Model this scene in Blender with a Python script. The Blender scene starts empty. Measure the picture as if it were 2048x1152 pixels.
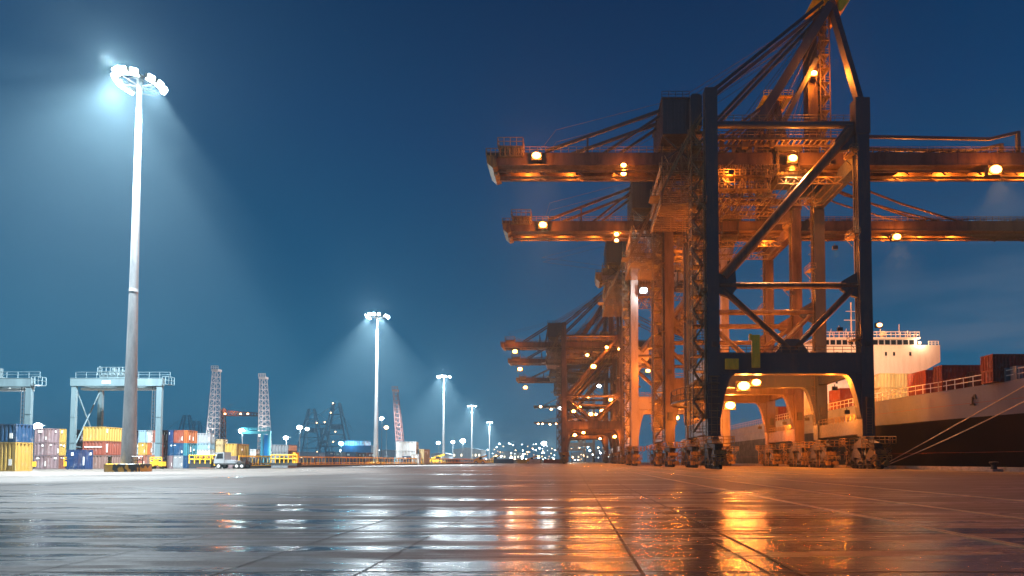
import bpy, math, random
from mathutils import Vector
R = random.Random(7)
scene = bpy.context.scene
COL = scene.collection
rad = math.radians

# ------------------------------------------------------------------ camera model (pixels of the 2048 photo)
F, CX, PITCH, CAMH = 1100.0, 1145.0, rad(2.1), 1.5
CY = 922.0 - F*math.tan(PITCH)
def W(px, py, Y):
    u = (px-CX)/F; v = (CY-py)/F
    t = Y/(math.cos(PITCH)-v*math.sin(PITCH))
    return u*t, CAMH + t*(math.sin(PITCH)+v*math.cos(PITCH))
def WX(px, Y):            # x of a ground-level pixel column
    return (px-CX)/F*Y
cam = bpy.data.cameras.new('camera'); camo = bpy.data.objects.new('camera', cam); COL.objects.link(camo)
cam.sensor_width = 36; cam.lens = F/2048*36
cam.shift_x = (1024-CX)/2048; cam.shift_y = (CY-576)/2048
cam.clip_start = 0.1; cam.clip_end = 6000
camo.location = (0, 0, CAMH); camo.rotation_euler = (math.pi/2+PITCH, 0, 0)
scene.camera = camo

# ------------------------------------------------------------------ mesh builder
class MB:
    def __init__(s): s.v = []; s.f = []; s.mi = []; s.m = 0
    def add(s, vs, fs):
        o = len(s.v); s.v += [tuple(p) for p in vs]
        for f in fs: s.f.append(tuple(i+o for i in f)); s.mi.append(s.m)
    def box(s, x0, y0, z0, x1, y1, z1):
        s.add([(x0,y0,z0),(x1,y0,z0),(x1,y1,z0),(x0,y1,z0),(x0,y0,z1),(x1,y0,z1),(x1,y1,z1),(x0,y1,z1)],
              [(0,3,2,1),(4,5,6,7),(0,1,5,4),(1,2,6,5),(2,3,7,6),(3,0,4,7)])
        return s
    def frame(s, p0, p1):
        p0 = Vector(p0); p1 = Vector(p1); d = (p1-p0).normalized()
        up = Vector((0,0,1)) if abs(d.z) < .98 else Vector((0,1,0))
        a = d.cross(up).normalized(); b = a.cross(d).normalized()
        return p0, p1, a, b
    def beam(s, p0, p1, w, h=None):
        h = h or w
        p0, p1, a, b = s.frame(p0, p1)
        vs = []
        for p in (p0, p1):
            for i, j in ((-1,-1),(1,-1),(1,1),(-1,1)): vs.append(p + a*(i*w/2) + b*(j*h/2))
        s.add(vs, [(0,1,2,3),(7,6,5,4),(0,4,5,1),(1,5,6,2),(2,6,7,3),(3,7,4,0)])
        return s
    def tube(s, p0, p1, r, n=6, r1=None):
        r1 = r if r1 is None else r1
        p0, p1, a, b = s.frame(p0, p1)
        vs = []
        for p, q in ((p0, r), (p1, r1)):
            for i in range(n):
                t = 2*math.pi*i/n; vs.append(p + a*(q*math.cos(t)) + b*(q*math.sin(t)))
        fs = [(i, n+i, n+(i+1) % n, (i+1) % n) for i in range(n)]
        fs += [tuple(range(n)), tuple(range(2*n-1, n-1, -1))]
        s.add(vs, fs)
        return s
    def path(s, pts, r, n=4):
        for a, b in zip(pts, pts[1:]): s.tube(a, b, r, n)
        return s
    def prism(s, poly, y0, y1):          # polygon in XZ pushed through Y
        n = len(poly)
        vs = [(x, y0, z) for x, z in poly] + [(x, y1, z) for x, z in poly]
        s.add(vs, [tuple(range(n)), tuple(range(2*n-1, n-1, -1))] + [(i, n+i, n+(i+1) % n, (i+1) % n) for i in range(n)])
        return s
    def prismx(s, poly, x0, x1):         # polygon in YZ pushed through X
        n = len(poly)
        vs = [(x0, y, z) for y, z in poly] + [(x1, y, z) for y, z in poly]
        s.add(vs, [tuple(range(n)), tuple(range(2*n-1, n-1, -1))] + [(i, n+i, n+(i+1) % n, (i+1) % n) for i in range(n)])
        return s
    def rail(s, pts, h=1.1, step=1.6, r=.04):
        r *= 1.4
        for a, b in zip(pts, pts[1:]):
            a = Vector(a); b = Vector(b); L = (b-a).length; n = max(1, round(L/step))
            for i in range(n+1):
                p = a.lerp(b, i/n); s.tube(p, p+Vector((0,0,h)), r, 4)
            for q in (h, h*.52): s.tube(a+Vector((0,0,q)), b+Vector((0,0,q)), r, 4)
        return s
    def stair(s, p0, p1, w, step=.7, r=.05):   # a flight running in the XZ plane at y, width w in Y
        a = Vector(p0); b = Vector(p1); n = max(2, int(abs(b.z-a.z)/step))
        for dy in (0, w):
            o = Vector((0, dy, 0))
            s.beam(a+o, b+o, .1, .3)
            s.tube(a+o+Vector((0,0,1.1)), b+o+Vector((0,0,1.1)), r, 4)
            for i in range(0, n+1, 2):
                p = a.lerp(b, i/n)+o; s.tube(p, p+Vector((0,0,1.1)), r*.8, 4)
        for i in range(n+1):
            p = a.lerp(b, i/n); s.box(p.x-.15, p.y, p.z-.03, p.x+.15, p.y+w, p.z+.03)
        return s
    def lathe(s, prof, n=16, c=(0,0)):
        o = []
        for r, z in prof:
            for i in range(n):
                t = 2*math.pi*i/n; o.append((c[0]+r*math.cos(t), c[1]+r*math.sin(t), z))
        fs = []
        for k in range(len(prof)-1):
            for i in range(n):
                j = (i+1) % n; fs.append((k*n+i, k*n+j, (k+1)*n+j, (k+1)*n+i))
        fs.append(tuple(range(n-1, -1, -1))); fs.append(tuple((len(prof)-1)*n+i for i in range(n)))
        s.add(o, fs)
        return s
    def mesh(s, name, mats):
        me = bpy.data.meshes.new(name); me.from_pydata(s.v, [], s.f)
        for m in (mats if isinstance(mats, (list, tuple)) else [mats]): me.materials.append(m)
        if any(s.mi):
            for p, i in zip(me.polygons, s.mi): p.material_index = i
        me.validate(); me.update()
        return me
    def build(s, name, mats, parent=None, loc=None, smooth=False):
        me = s.mesh(name, mats)
        if smooth:
            for p in me.polygons: p.use_smooth = True
            try: me.set_sharp_from_angle(angle=rad(35))
            except Exception: pass
        o = bpy.data.objects.new(name, me); COL.objects.link(o)
        if parent: o.parent = parent
        if loc: o.location = loc
        return o
def place(name, me, parent=None, loc=(0,0,0), rz=0):
    o = bpy.data.objects.new(name, me); COL.objects.link(o); o.parent = parent; o.location = loc; o.rotation_euler = (0,0,rz)
    return o
def tag(o, label, cat, group=None):
    o['label'] = label; o['category'] = cat
    if group: o['group'] = group
    return o
def thing(name, label, cat, loc=(0,0,0), rz=0, group=None):
    o = bpy.data.objects.new(name, None); COL.objects.link(o); o.location = loc; o.rotation_euler = (0,0,rz)
    o.empty_display_size = .5
    return tag(o, label, cat, group)
def copy_tree(o, parent=None):
    c = o.copy(); COL.objects.link(c)
    if parent: c.parent = parent
    for ch in list(o.children): copy_tree(ch, c)
    return c

# ------------------------------------------------------------------ materials
def new_mat(name):
    m = bpy.data.materials.new(name); m.use_nodes = True
    nt = m.node_tree; b = nt.nodes['Principled BSDF']
    return m, nt, b
def mixc(nt, fac, a, b):
    n = nt.nodes.new('ShaderNodeMix'); n.data_type = 'RGBA'
    n.inputs['A'].default_value = (*a, 1) if isinstance(a, tuple) else (0,0,0,1)
    n.inputs['B'].default_value = (*b, 1) if isinstance(b, tuple) else (0,0,0,1)
    if not isinstance(a, tuple): nt.links.new(a, n.inputs['A'])
    if not isinstance(b, tuple): nt.links.new(b, n.inputs['B'])
    nt.links.new(fac, n.inputs['Factor'])
    return n.outputs['Result']
def ramp(nt, src, stops):
    n = nt.nodes.new('ShaderNodeValToRGB'); e = n.color_ramp.elements
    while len(e) < len(stops): e.new(.5)
    for k, (p, c) in zip(e, stops): k.position = p; k.color = (c, c, c, 1) if not isinstance(c, tuple) else (*c, 1)
    nt.links.new(src, n.inputs['Fac'])
    return n.outputs['Color']
def noise(nt, scale, detail=4, stretch=(1,1,1), rough=.6, coord='Object'):
    tc = nt.nodes.new('ShaderNodeTexCoord'); mp = nt.nodes.new('ShaderNodeMapping'); n = nt.nodes.new('ShaderNodeTexNoise')
    mp.inputs['Scale'].default_value = stretch
    n.inputs['Scale'].default_value = scale; n.inputs['Detail'].default_value = detail; n.inputs['Roughness'].default_value = rough
    nt.links.new(tc.outputs[coord], mp.inputs['Vector']); nt.links.new(mp.outputs['Vector'], n.inputs['Vector'])
    return n.outputs['Fac']
def paint(name, c, c2=None, rough=.45, metal=0.0, scale=.5, streak=True, amount=(.45,.75)):
    m, nt, b = new_mat(name)
    c2 = c2 or tuple(x*.55 for x in c)
    f = ramp(nt, noise(nt, scale, 6, (1,1,.18) if streak else (1,1,1), .7), [(amount[0], 0.0), (amount[1], 1.0)])
    nt.links.new(mixc(nt, f, c, c2), b.inputs['Base Color'])
    f2 = ramp(nt, noise(nt, scale*4, 3), [(.3, rough*.75), (.7, min(1, rough*1.35))])
    nt.links.new(f2, b.inputs['Roughness']); b.inputs['Metallic'].default_value = metal
    return m
def emit(name, c, strength, sampled=False):
    m, nt, b = new_mat(name)
    b.inputs['Base Color'].default_value = (.6,.6,.6,1)
    b.inputs['Emission Color'].default_value = (*c, 1); b.inputs['Emission Strength'].default_value = strength
    m.cycles.emission_sampling = 'AUTO' if sampled else 'NONE'
    return m
M = {}
M['navy'] = paint('crane_navy_paint', (.044,.051,.062), (.10,.075,.058), .42, scale=.55, amount=(.52,.74))
M['grey'] = paint('crane_warm_brown_paint', (.125,.078,.055), (.04,.024,.016), .45, scale=.45, amount=(.40,.64))
M['pale'] = paint('crane_pale_paint', (.34,.28,.25), (.15,.10,.08), .5, scale=.4)
M['girder'] = paint('girder_paint', (.10,.062,.042), (.035,.02,.014), .5, scale=.45, amount=(.42,.68))
M['steel'] = paint('dark_steel', (.05,.046,.043), (.03,.022,.018), .5, scale=.8)
M['railing'] = paint('railing_paint', (.18,.13,.065), (.06,.04,.025), .5, scale=.8)
M['machine'] = paint('machine_house_cladding', (.05,.055,.065), (.03,.03,.035), .5, scale=.5)
M['yellow'] = paint('safety_yellow', (.90,.48,.02), (.5,.27,.02), .45, scale=1.2)
M['dirty'] = paint('worn_yellow', (.30,.18,.03), (.08,.05,.03), .5, scale=1.6, amount=(.38,.62))
M['black'] = paint('rubber_black', (.02,.02,.02), (.03,.028,.025), .7, scale=2)
M['rope'] = paint('wire_rope', (.10,.09,.08), (.05,.05,.05), .6, scale=2)
M['manila'] = paint('mooring_rope', (.55,.45,.30), (.4,.3,.18), .8, scale=3)
M['mast'] = paint('galvanised_mast', (.29,.30,.31), (.14,.15,.16), .6, scale=.9, amount=(.42,.7))
M['white'] = paint('white_paint', (.75,.73,.68), (.6,.56,.5), .45, scale=.6)
M['rtg'] = paint('gantry_pale_blue_paint', (.11,.16,.175), (.065,.095,.11), .45, scale=.5)
M['hullblack'] = paint('hull_black', (.002,.003,.006), (.006,.005,.006), .45, scale=.12)
M['hullblack'].node_tree.nodes['Principled BSDF'].inputs['Specular IOR Level'].default_value = .12
M['hullgrey'] = paint('hull_grey', (.12,.155,.22), (.085,.10,.14), .5, scale=.12)
M['hullred'] = paint('boot_red', (.18,.03,.02), (.1,.02,.015), .5, scale=.2)
M['deck'] = paint('deck_paint', (.20,.09,.06), (.12,.06,.04), .6, scale=.4)
M['concrete'] = paint('kerb_concrete', (.30,.27,.24), (.14,.12,.10), .75, scale=1.2, streak=False)
M['darkglass'] = paint('dark_glass', (.015,.02,.025), (.02,.025,.03), .08)
M['farblue'] = paint('far_haze_paint', (.5,.6,.7), (.4,.5,.6), .8)  # pale blue colour stands in for haze over the far cranes
M['lattice'] = paint('lattice_paint', (.80,.78,.77), (.6,.55,.54), .5)
M['redlattice'] = paint('red_lattice_paint', (.22,.11,.10), (.15,.1,.09), .5)
M['teal'] = paint('teal_paint', (.12,.38,.45), (.07,.24,.3), .5)
M['blueshed'] = paint('shed_blue', (.02,.19,.42), (.02,.12,.28), .5)
M['lampwhite'] = emit('lamp_white', (.86,.97,1.0), 34)
M['lampwarm'] = emit('lamp_sodium', (1.0,.33,.05), 4.5)
M['lampcore'] = emit('lamp_sodium_bulb', (1.0,.66,.28), 45)
M['lampsmall'] = emit('lamp_far_white', (.80,.95,1.0), 26)
M['lampsmallwarm'] = emit('lamp_far_sodium', (1.0,.55,.24), 14)
M['lampcyan'] = emit('lamp_cyan', (.18,.72,1.0), 10)
M['shedglow'] = emit('shed_painted_glow', (.06,.5,.85), 1.3)  # patchy emission stands in for cyan light on the upper floor
nt = M['shedglow'].node_tree; nt.links.new(ramp(nt, noise(nt, .55, 4), [(.40, .05), (.68, 1.2)]), nt.nodes['Principled BSDF'].inputs['Emission Strength'])
M['window_lit'] = emit('window_lit', (1.0,.8,.5), 3.0)
# hazard base of the near mast
m, nt, b = new_mat('mast_hazard_paint')
f = ramp(nt, noise(nt, .85, 2, (1,1,.6)), [(.50, 0.0), (.53, 1.0)])
nt.links.new(mixc(nt, f, (.58,.30,.02), (.018,.015,.012)), b.inputs['Base Color']); b.inputs['Roughness'].default_value = .5
M['hazard'] = m
def cont_mat(name, c, dirt=.5):
    m, nt, b = new_mat(name)
    g = sum(c)/3
    worn = tuple(.45*x+.55*(.25*g+.28) for x in c)
    rust = tuple(.45*x+.55*y for x, y in zip(c, (.10,.05,.03)))
    f = ramp(nt, noise(nt, 1.3, 6, (1,1,.5), .75), [(.55, 0.0), (.66, dirt)])
    a = mixc(nt, f, c, worn)
    f2 = ramp(nt, noise(nt, .7, 6, (1,1,.25), .7), [(.52, 0.0), (.68, .7)])
    nt.links.new(mixc(nt, f2, a, rust), b.inputs['Base Color'])
    b.inputs['Roughness'].default_value = .5
    return m
CC = {'yellow': (.58,.36,.07), 'blue': (.012,.07,.17), 'navy': (.015,.045,.15), 'brick': (.33,.075,.04), 'salmon': (.42,.15,.10),
      'mauve': (.27,.18,.19), 'brown': (.24,.08,.045), 'orange': (.55,.15,.035), 'white': (.62,.62,.60), 'grey': (.34,.36,.38),
      'paleblue': (.26,.40,.48), 'tan': (.50,.36,.17), 'teal': (.05,.25,.32), 'dusty': (.28,.16,.13), 'maroon': (.36,.07,.035)}
for k, c in CC.items(): M['c_'+k] = cont_mat('container_'+k, tuple(.6*q for q in c), .75 if k in ('mauve','brick','salmon','dusty','blue','navy','maroon') else .35)

# ------------------------------------------------------------------ lights
def look(o, d):
    o.rotation_euler = Vector(d).to_track_quat('-Z', 'Y').to_euler()
def spot(name, loc, d, power, col, size, blend=.5, radius=.4):
    l = bpy.data.lights.new(name, 'SPOT'); l.energy = power; l.color = col; l.spot_size = rad(size); l.spot_blend = blend; l.shadow_soft_size = radius
    o = bpy.data.objects.new(name, l); COL.objects.link(o); o.location = loc; look(o, d)
    return o
def bulb(name, loc, power, col, radius=.3):
    l = bpy.data.lights.new(name, 'POINT'); l.energy = power; l.color = col; l.shadow_soft_size = radius
    o = bpy.data.objects.new(name, l); COL.objects.link(o); o.location = loc
    return o
SOD = (1.0,.23,.018)
SOD2 = (1.0,.40,.14)
WHT = (.84,.95,1.0)

# ------------------------------------------------------------------ setting: ground, joints, water
QX = 62.0
m, nt, b = new_mat('wet_concrete')
big = noise(nt, .11, 5, (.35,1,1), .65)
streak = noise(nt, .75, 7, (.14,1.3,1), .72)
fine = noise(nt, 3.2, 8, (.16,1.5,1), .75)
grit = noise(nt, 24, 4, (.5,1.2,1), .6)
mh = nt.nodes.new('ShaderNodeMath'); mh.operation = 'MULTIPLY_ADD'; nt.links.new(streak, mh.inputs[0]); mh.inputs[1].default_value = .9
m2 = nt.nodes.new('ShaderNodeMath'); m2.operation = 'MULTIPLY_ADD'; nt.links.new(big, m2.inputs[0]); m2.inputs[1].default_value = .75; m2.inputs[2].default_value = -.325
nt.links.new(m2.outputs[0], mh.inputs[2])
gtc = nt.nodes.new('ShaderNodeTexCoord'); gsx = nt.nodes.new('ShaderNodeSeparateXYZ'); nt.links.new(gtc.outputs['Object'], gsx.inputs[0])
gy = nt.nodes.new('ShaderNodeMapRange'); nt.links.new(gsx.outputs['Y'], gy.inputs['Value']); gy.inputs['From Min'].default_value = 9; gy.inputs['From Max'].default_value = 36
gy.inputs['To Min'].default_value = .06; gy.inputs['To Max'].default_value = -.11          # mask rises towards the near side: darker and smoother there
ma = nt.nodes.new('ShaderNodeMath'); ma.operation = 'ADD'; nt.links.new(mh.outputs[0], ma.inputs[0]); nt.links.new(gy.outputs['Result'], ma.inputs[1])
wet = ramp(nt, ma.outputs[0], [(.43, 0.0), (.58, 1.0)])
dry = mixc(nt, fine, (.06,.053,.047), (.145,.125,.108))
wetc = mixc(nt, fine, (.018,.018,.019), (.065,.061,.058))
base = mixc(nt, wet, dry, wetc)
stain = ramp(nt, noise(nt, .42, 7, (.7,1,1), .7), [(.56, 1.0), (.66, .45)])
tyre = ramp(nt, noise(nt, 1.0, 3, (2.2,.025,1), .6), [(.60, 1.0), (.70, .55)])
def mulc(a_, b_):
    n = nt.nodes.new('ShaderNodeMix'); n.data_type = 'RGBA'; n.blend_type = 'MULTIPLY'; n.inputs['Factor'].default_value = 1
    nt.links.new(a_, n.inputs['A']); nt.links.new(b_, n.inputs['B']); return n.outputs['Result']
agg = ramp(nt, noise(nt, 34, 3, (.7,1,1), .7), [(.36, .45), (.66, 1.35)])
slab = nt.nodes.new('ShaderNodeTexWhiteNoise'); slab.noise_dimensions = '2D'
sv = nt.nodes.new('ShaderNodeVectorMath'); sv.operation = 'SNAP'; sv.inputs[1].default_value = (3.9, 4.3, 50); nt.links.new(gtc.outputs['Object'], sv.inputs[0]); nt.links.new(sv.outputs[0], slab.inputs['Vector'])
slabc = ramp(nt, slab.outputs['Value'], [(0.0, .78), (1.0, 1.15)])
nt.links.new(mulc(mulc(mulc(mulc(base, stain), tyre), agg), slabc), b.inputs['Base Color'])
rg = nt.nodes.new('ShaderNodeMapRange'); nt.links.new(wet, rg.inputs['Value']); rg.inputs['To Min'].default_value = .62; rg.inputs['To Max'].default_value = .165
rf = nt.nodes.new('ShaderNodeMath'); rf.operation = 'MULTIPLY_ADD'; nt.links.new(fine, rf.inputs[0]); rf.inputs[1].default_value = .16; nt.links.new(rg.outputs['Result'], rf.inputs[2])
r2 = nt.nodes.new('ShaderNodeMath'); r2.operation = 'SUBTRACT'; nt.links.new(rf.outputs[0], r2.inputs[0]); r2.inputs[1].default_value = .09
nt.links.new(r2.outputs[0], b.inputs['Roughness'])
ad = nt.nodes.new('ShaderNodeMath'); ad.operation = 'MULTIPLY_ADD'; nt.links.new(grit, ad.inputs[0]); ad.inputs[1].default_value = .2; nt.links.new(fine, ad.inputs[2])
bp = nt.nodes.new('ShaderNodeBump'); bp.inputs['Strength'].default_value = .3; bp.inputs['Distance'].default_value = .05
a3 = nt.nodes.new('ShaderNodeMath'); a3.operation = 'MULTIPLY_ADD'; nt.links.new(streak, a3.inputs[0]); a3.inputs[1].default_value = 1.3
a4 = nt.nodes.new('ShaderNodeMath'); a4.operation = 'MULTIPLY'; nt.links.new(ad.outputs[0], a4.inputs[0]); a4.inputs[1].default_value = .45; nt.links.new(a4.outputs[0], a3.inputs[2])
nt.links.new(a3.outputs[0], bp.inputs['Height']); nt.links.new(bp.outputs['Normal'], b.inputs['Normal'])
b.inputs['Specular IOR Level'].default_value = .36
M['ground'] = m
g = MB().box(-2150, -20, -8, QX, 2000, 0).build('ground', M['ground']); g['kind'] = 'structure'
m, nt, b = new_mat('harbour_water')
b.inputs['Base Color'].default_value = (.006,.012,.016,1); b.inputs['Roughness'].default_value = .12
bp = nt.nodes.new('ShaderNodeBump'); bp.inputs['Strength'].default_value = .3; bp.inputs['Distance'].default_value = .2
nt.links.new(noise(nt, .5, 4), bp.inputs['Height']); nt.links.new(bp.outputs['Normal'], b.inputs['Normal'])
w = MB(); w.add([(QX,-20,-3),(1650,-20,-3),(1650,2000,-3),(QX,2000,-3)], [(0,1,2,3)])
w = w.build('water', m); w['kind'] = 'structure'
m, nt, b = new_mat('joint_filler'); b.inputs['Base Color'].default_value = (.016,.015,.014,1); b.inputs['Roughness'].default_value = .6
M['joint'] = m
jt = MB()
def strip(x0, y0, x1, y1, z=.004): jt.add([(x0,y0,z),(x1,y0,z),(x1,y1,z),(x0,y1,z)], [(0,1,2,3)])
for Y, wd in ((7.48,.045),(9.3,.028),(11.33,.11),(11.74,.08),(14.3,.13),(14.75,.09),(17.4,.04),(19.4,.06),(23.7,.26),(36,.16),(56,.25),(90,.3)):
    strip(-160, Y, QX-1.2, Y+wd)
jt = jt.build('transverse_joints', M['joint']); jt['kind'] = 'structure'
jt = MB()
for X, wd in ((-7.3,.026),(-4.75,.04),(-2.85,.025),(.93,.05),(2.62,.03),(3.05,.065)):
    strip(X-wd/2, 3, X+wd/2, 600, .008)
jt = jt.build('longitudinal_joints', M['joint']); jt['kind'] = 'structure'
m, nt, b = new_mat('rail_steel'); b.inputs['Base Color'].default_value = (.35,.24,.14,1); b.inputs['Metallic'].default_value = .9; b.inputs['Roughness'].default_value = .38
M['railsteel'] = m
for X in (7.8, 11.6, 16.8):
    r_ = MB().box(X-.035, 4, 0, X+.035, 700, .018).box(X+.16, 4, 0, X+.20, 700, .014)
    r_ = r_.build('track', M['railsteel']); r_['kind'] = 'structure'
mk = MB()
for X in (24.6, 28.6, 53.4): mk.add([(X-.12,60,.004),(X+.12,60,.004),(X+.12,700,.004),(X-.12,700,.004)], [(0,1,2,3)])
mk = mk.build('painted_lines', M['yellow']); mk['kind'] = 'structure'
# quay edge
qc = MB()
y = 20.0
while y < 700:
    qc.box(QX-.9, y, 0, QX-.05, y+11.9, .62); y += 12
tag(qc.build('quay_kerb', M['concrete']), 'long low concrete kerb along the edge of the quay beside the ship', 'kerb')

# ------------------------------------------------------------------ floodlight fixtures on cranes
def floodlight(parent, x, y, z, s=1.0, warm=True, flip=False):
    h = MB().box(x-.62*s, y, z-.45*s, x+.62*s, y+.5*s, z+.45*s).tube((x, y+.3*s, z+.4*s), (x, y+.3*s, z+1.0*s), .08, 6).build('floodlight', M['steel'], parent)
    l = MB()
    n = 10
    pts = [(x+.55*s*math.cos(2*math.pi*i/n), z+.40*s*math.sin(2*math.pi*i/n)) for i in range(n)]
    if flip: l.prism(pts, y+.51*s, y+.64*s)  # flip: lens on the far side, for the added rear lamps
    else: l.prism(pts, y-.14*s, y-.01)
    l.build('lens', M['lampwarm'] if warm else M['lampwhite'], h)
    if warm:
        q = (y-.2*s, y-.142*s) if not flip else (y+.645*s, y+.7*s)
        MB().prism([(x+.34*s*math.cos(2*math.pi*i/n), z+.24*s*math.sin(2*math.pi*i/n)) for i in range(n)], *q).build('bulb', M['lampcore'], h)
    return h

# ------------------------------------------------------------------ ship-to-shore crane
# bogie meshes shared by all the cranes
def bogie_meshes():
    b = MB()
    b.prismx([(-1.0,6.2),(1.0,6.2),(1.5,5.4),(4.1,4.6),(4.1,3.9),(1.2,4.0),(-1.2,4.0),(-4.1,3.9),(-4.1,4.6),(-1.5,5.4)], -.75, .75)
    for c in (-2.9, 2.9):
        b.prismx([(c-.5,4.1),(c+.5,4.1),(c+1.9,2.6),(c+1.9,2.1),(c-1.9,2.1),(c-1.9,2.6)], -.62, .62)
        for k in (-1.35, 1.35):
            b.prismx([(c+k-.35,2.3),(c+k+.35,2.3),(c+k+1.05,1.25),(c+k+1.05,.75),(c+k-1.05,.75),(c+k-1.05,1.25)], -.55, -.42)
            b.prismx([(c+k-.35,2.3),(c+k+.35,2.3),(c+k+1.05,1.25),(c+k+1.05,.75),(c+k-1.05,.75),(c+k-1.05,1.25)], .42, .55)
            for sx in (-1, 1):
                b.tube((sx*.56, c+k-.5, 1.3), (sx*1.25, c+k-.5, 1.3), .28, 8)     # drive motors
                b.box(sx*.6-.2, c+k+.1, 1.1, sx*.6+.2, c+k+.7, 1.75)
    wheel = MB().tube((-.28,0,0), (.28,0,0), .46, 14).tube((-.4,0,0), (.4,0,0), .14, 8)
    buf = []
    for e in (-1, 1):
        b_ = MB().box(-1.3, e*5.1-.25, .6, -.35, e*5.1+.25, 1.45).box(.35, e*5.1-.25, .6, 1.3, e*5.1+.25, 1.45).box(-1.45, e*5.1-.12, .95, 1.45, e*5.1+.12, 1.15)
        b_.box(-1.2, e*4.95-.18, 2.75, 1.1, e*4.95+.18, 3.5).beam((-1.0,e*5.0,1.3), (-.8,e*5.0,2.9), .14).beam((1.0,e*5.0,1.3), (.8,e*5.0,2.9), .14)
        b_.tube((0, e*5.1, 1.05), (0, e*5.95, 1.05), .28, 8)
        buf.append(b_.mesh('buffer', M['dirty']))
    plats = []; rb = random.Random(4)
    for e in (-1, 1):
        plat = MB()
        plat.box(-2.5, e*4.2-1.1, 4.62, 2.5, e*4.2+1.1, 4.72)
        plat.rail([(-2.5,e*5.3,4.7),(2.5,e*5.3,4.7)], 1.2, 1.0, .05).rail([(-2.5,e*3.1,4.7),(-2.5,e*5.3,4.7)], 1.2, 1.1, .05).rail([(2.5,e*3.1,4.7),(2.5,e*5.3,4.7)], 1.2, 1.1, .05)
        plat.rail([(-1.7,e*5.2,1.7),(1.7,e*5.2,1.7)], .8, .8, .05)
        for sx in (-1, 1): plat.beam((sx*2.2, e*4.2, 4.6), (sx*.8, e*4.2, 3.2), .12)
        for q in range(9): plat.beam((rb.uniform(-2.2,2.2), e*rb.uniform(4.3,5.2), rb.uniform(.6,4)), (rb.uniform(-2.2,2.2), e*rb.uniform(4.3,5.2), rb.uniform(.6,4.4)), .1)
        for q in range(5): plat.box(-2.4, e*2.9-.03, .8+q*.75, -1.7, e*2.9+.03, .86+q*.75)
        plat.beam((-2.4,e*2.9,.3), (-2.4,e*2.9,4.6), .08).beam((-1.7,e*2.9,.3), (-1.7,e*2.9,4.6), .08)
        plats.append(plat.mesh('bogie_platform', M['dirty']))
    return b.mesh('bogie', M['steel']), wheel.mesh('wheel', M['black']), buf, plats
BG = bogie_meshes()
def haunch(mb, xa, sx, zt, w, h, y0, y1, n=7):
    poly = [(xa, zt)] + [(xa+sx*u, zt-d) for u, d in ((3.1,0),(2.75,.08),(2.4,.3),(2.05,.7),(1.75,1.25),(1.35,2.4),(.85,4.1),(.45,6.1),(.1,8.3))] + [(xa, zt-8.3)]
    mb.prism(poly if sx > 0 else poly[::-1], y0, y1)

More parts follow.
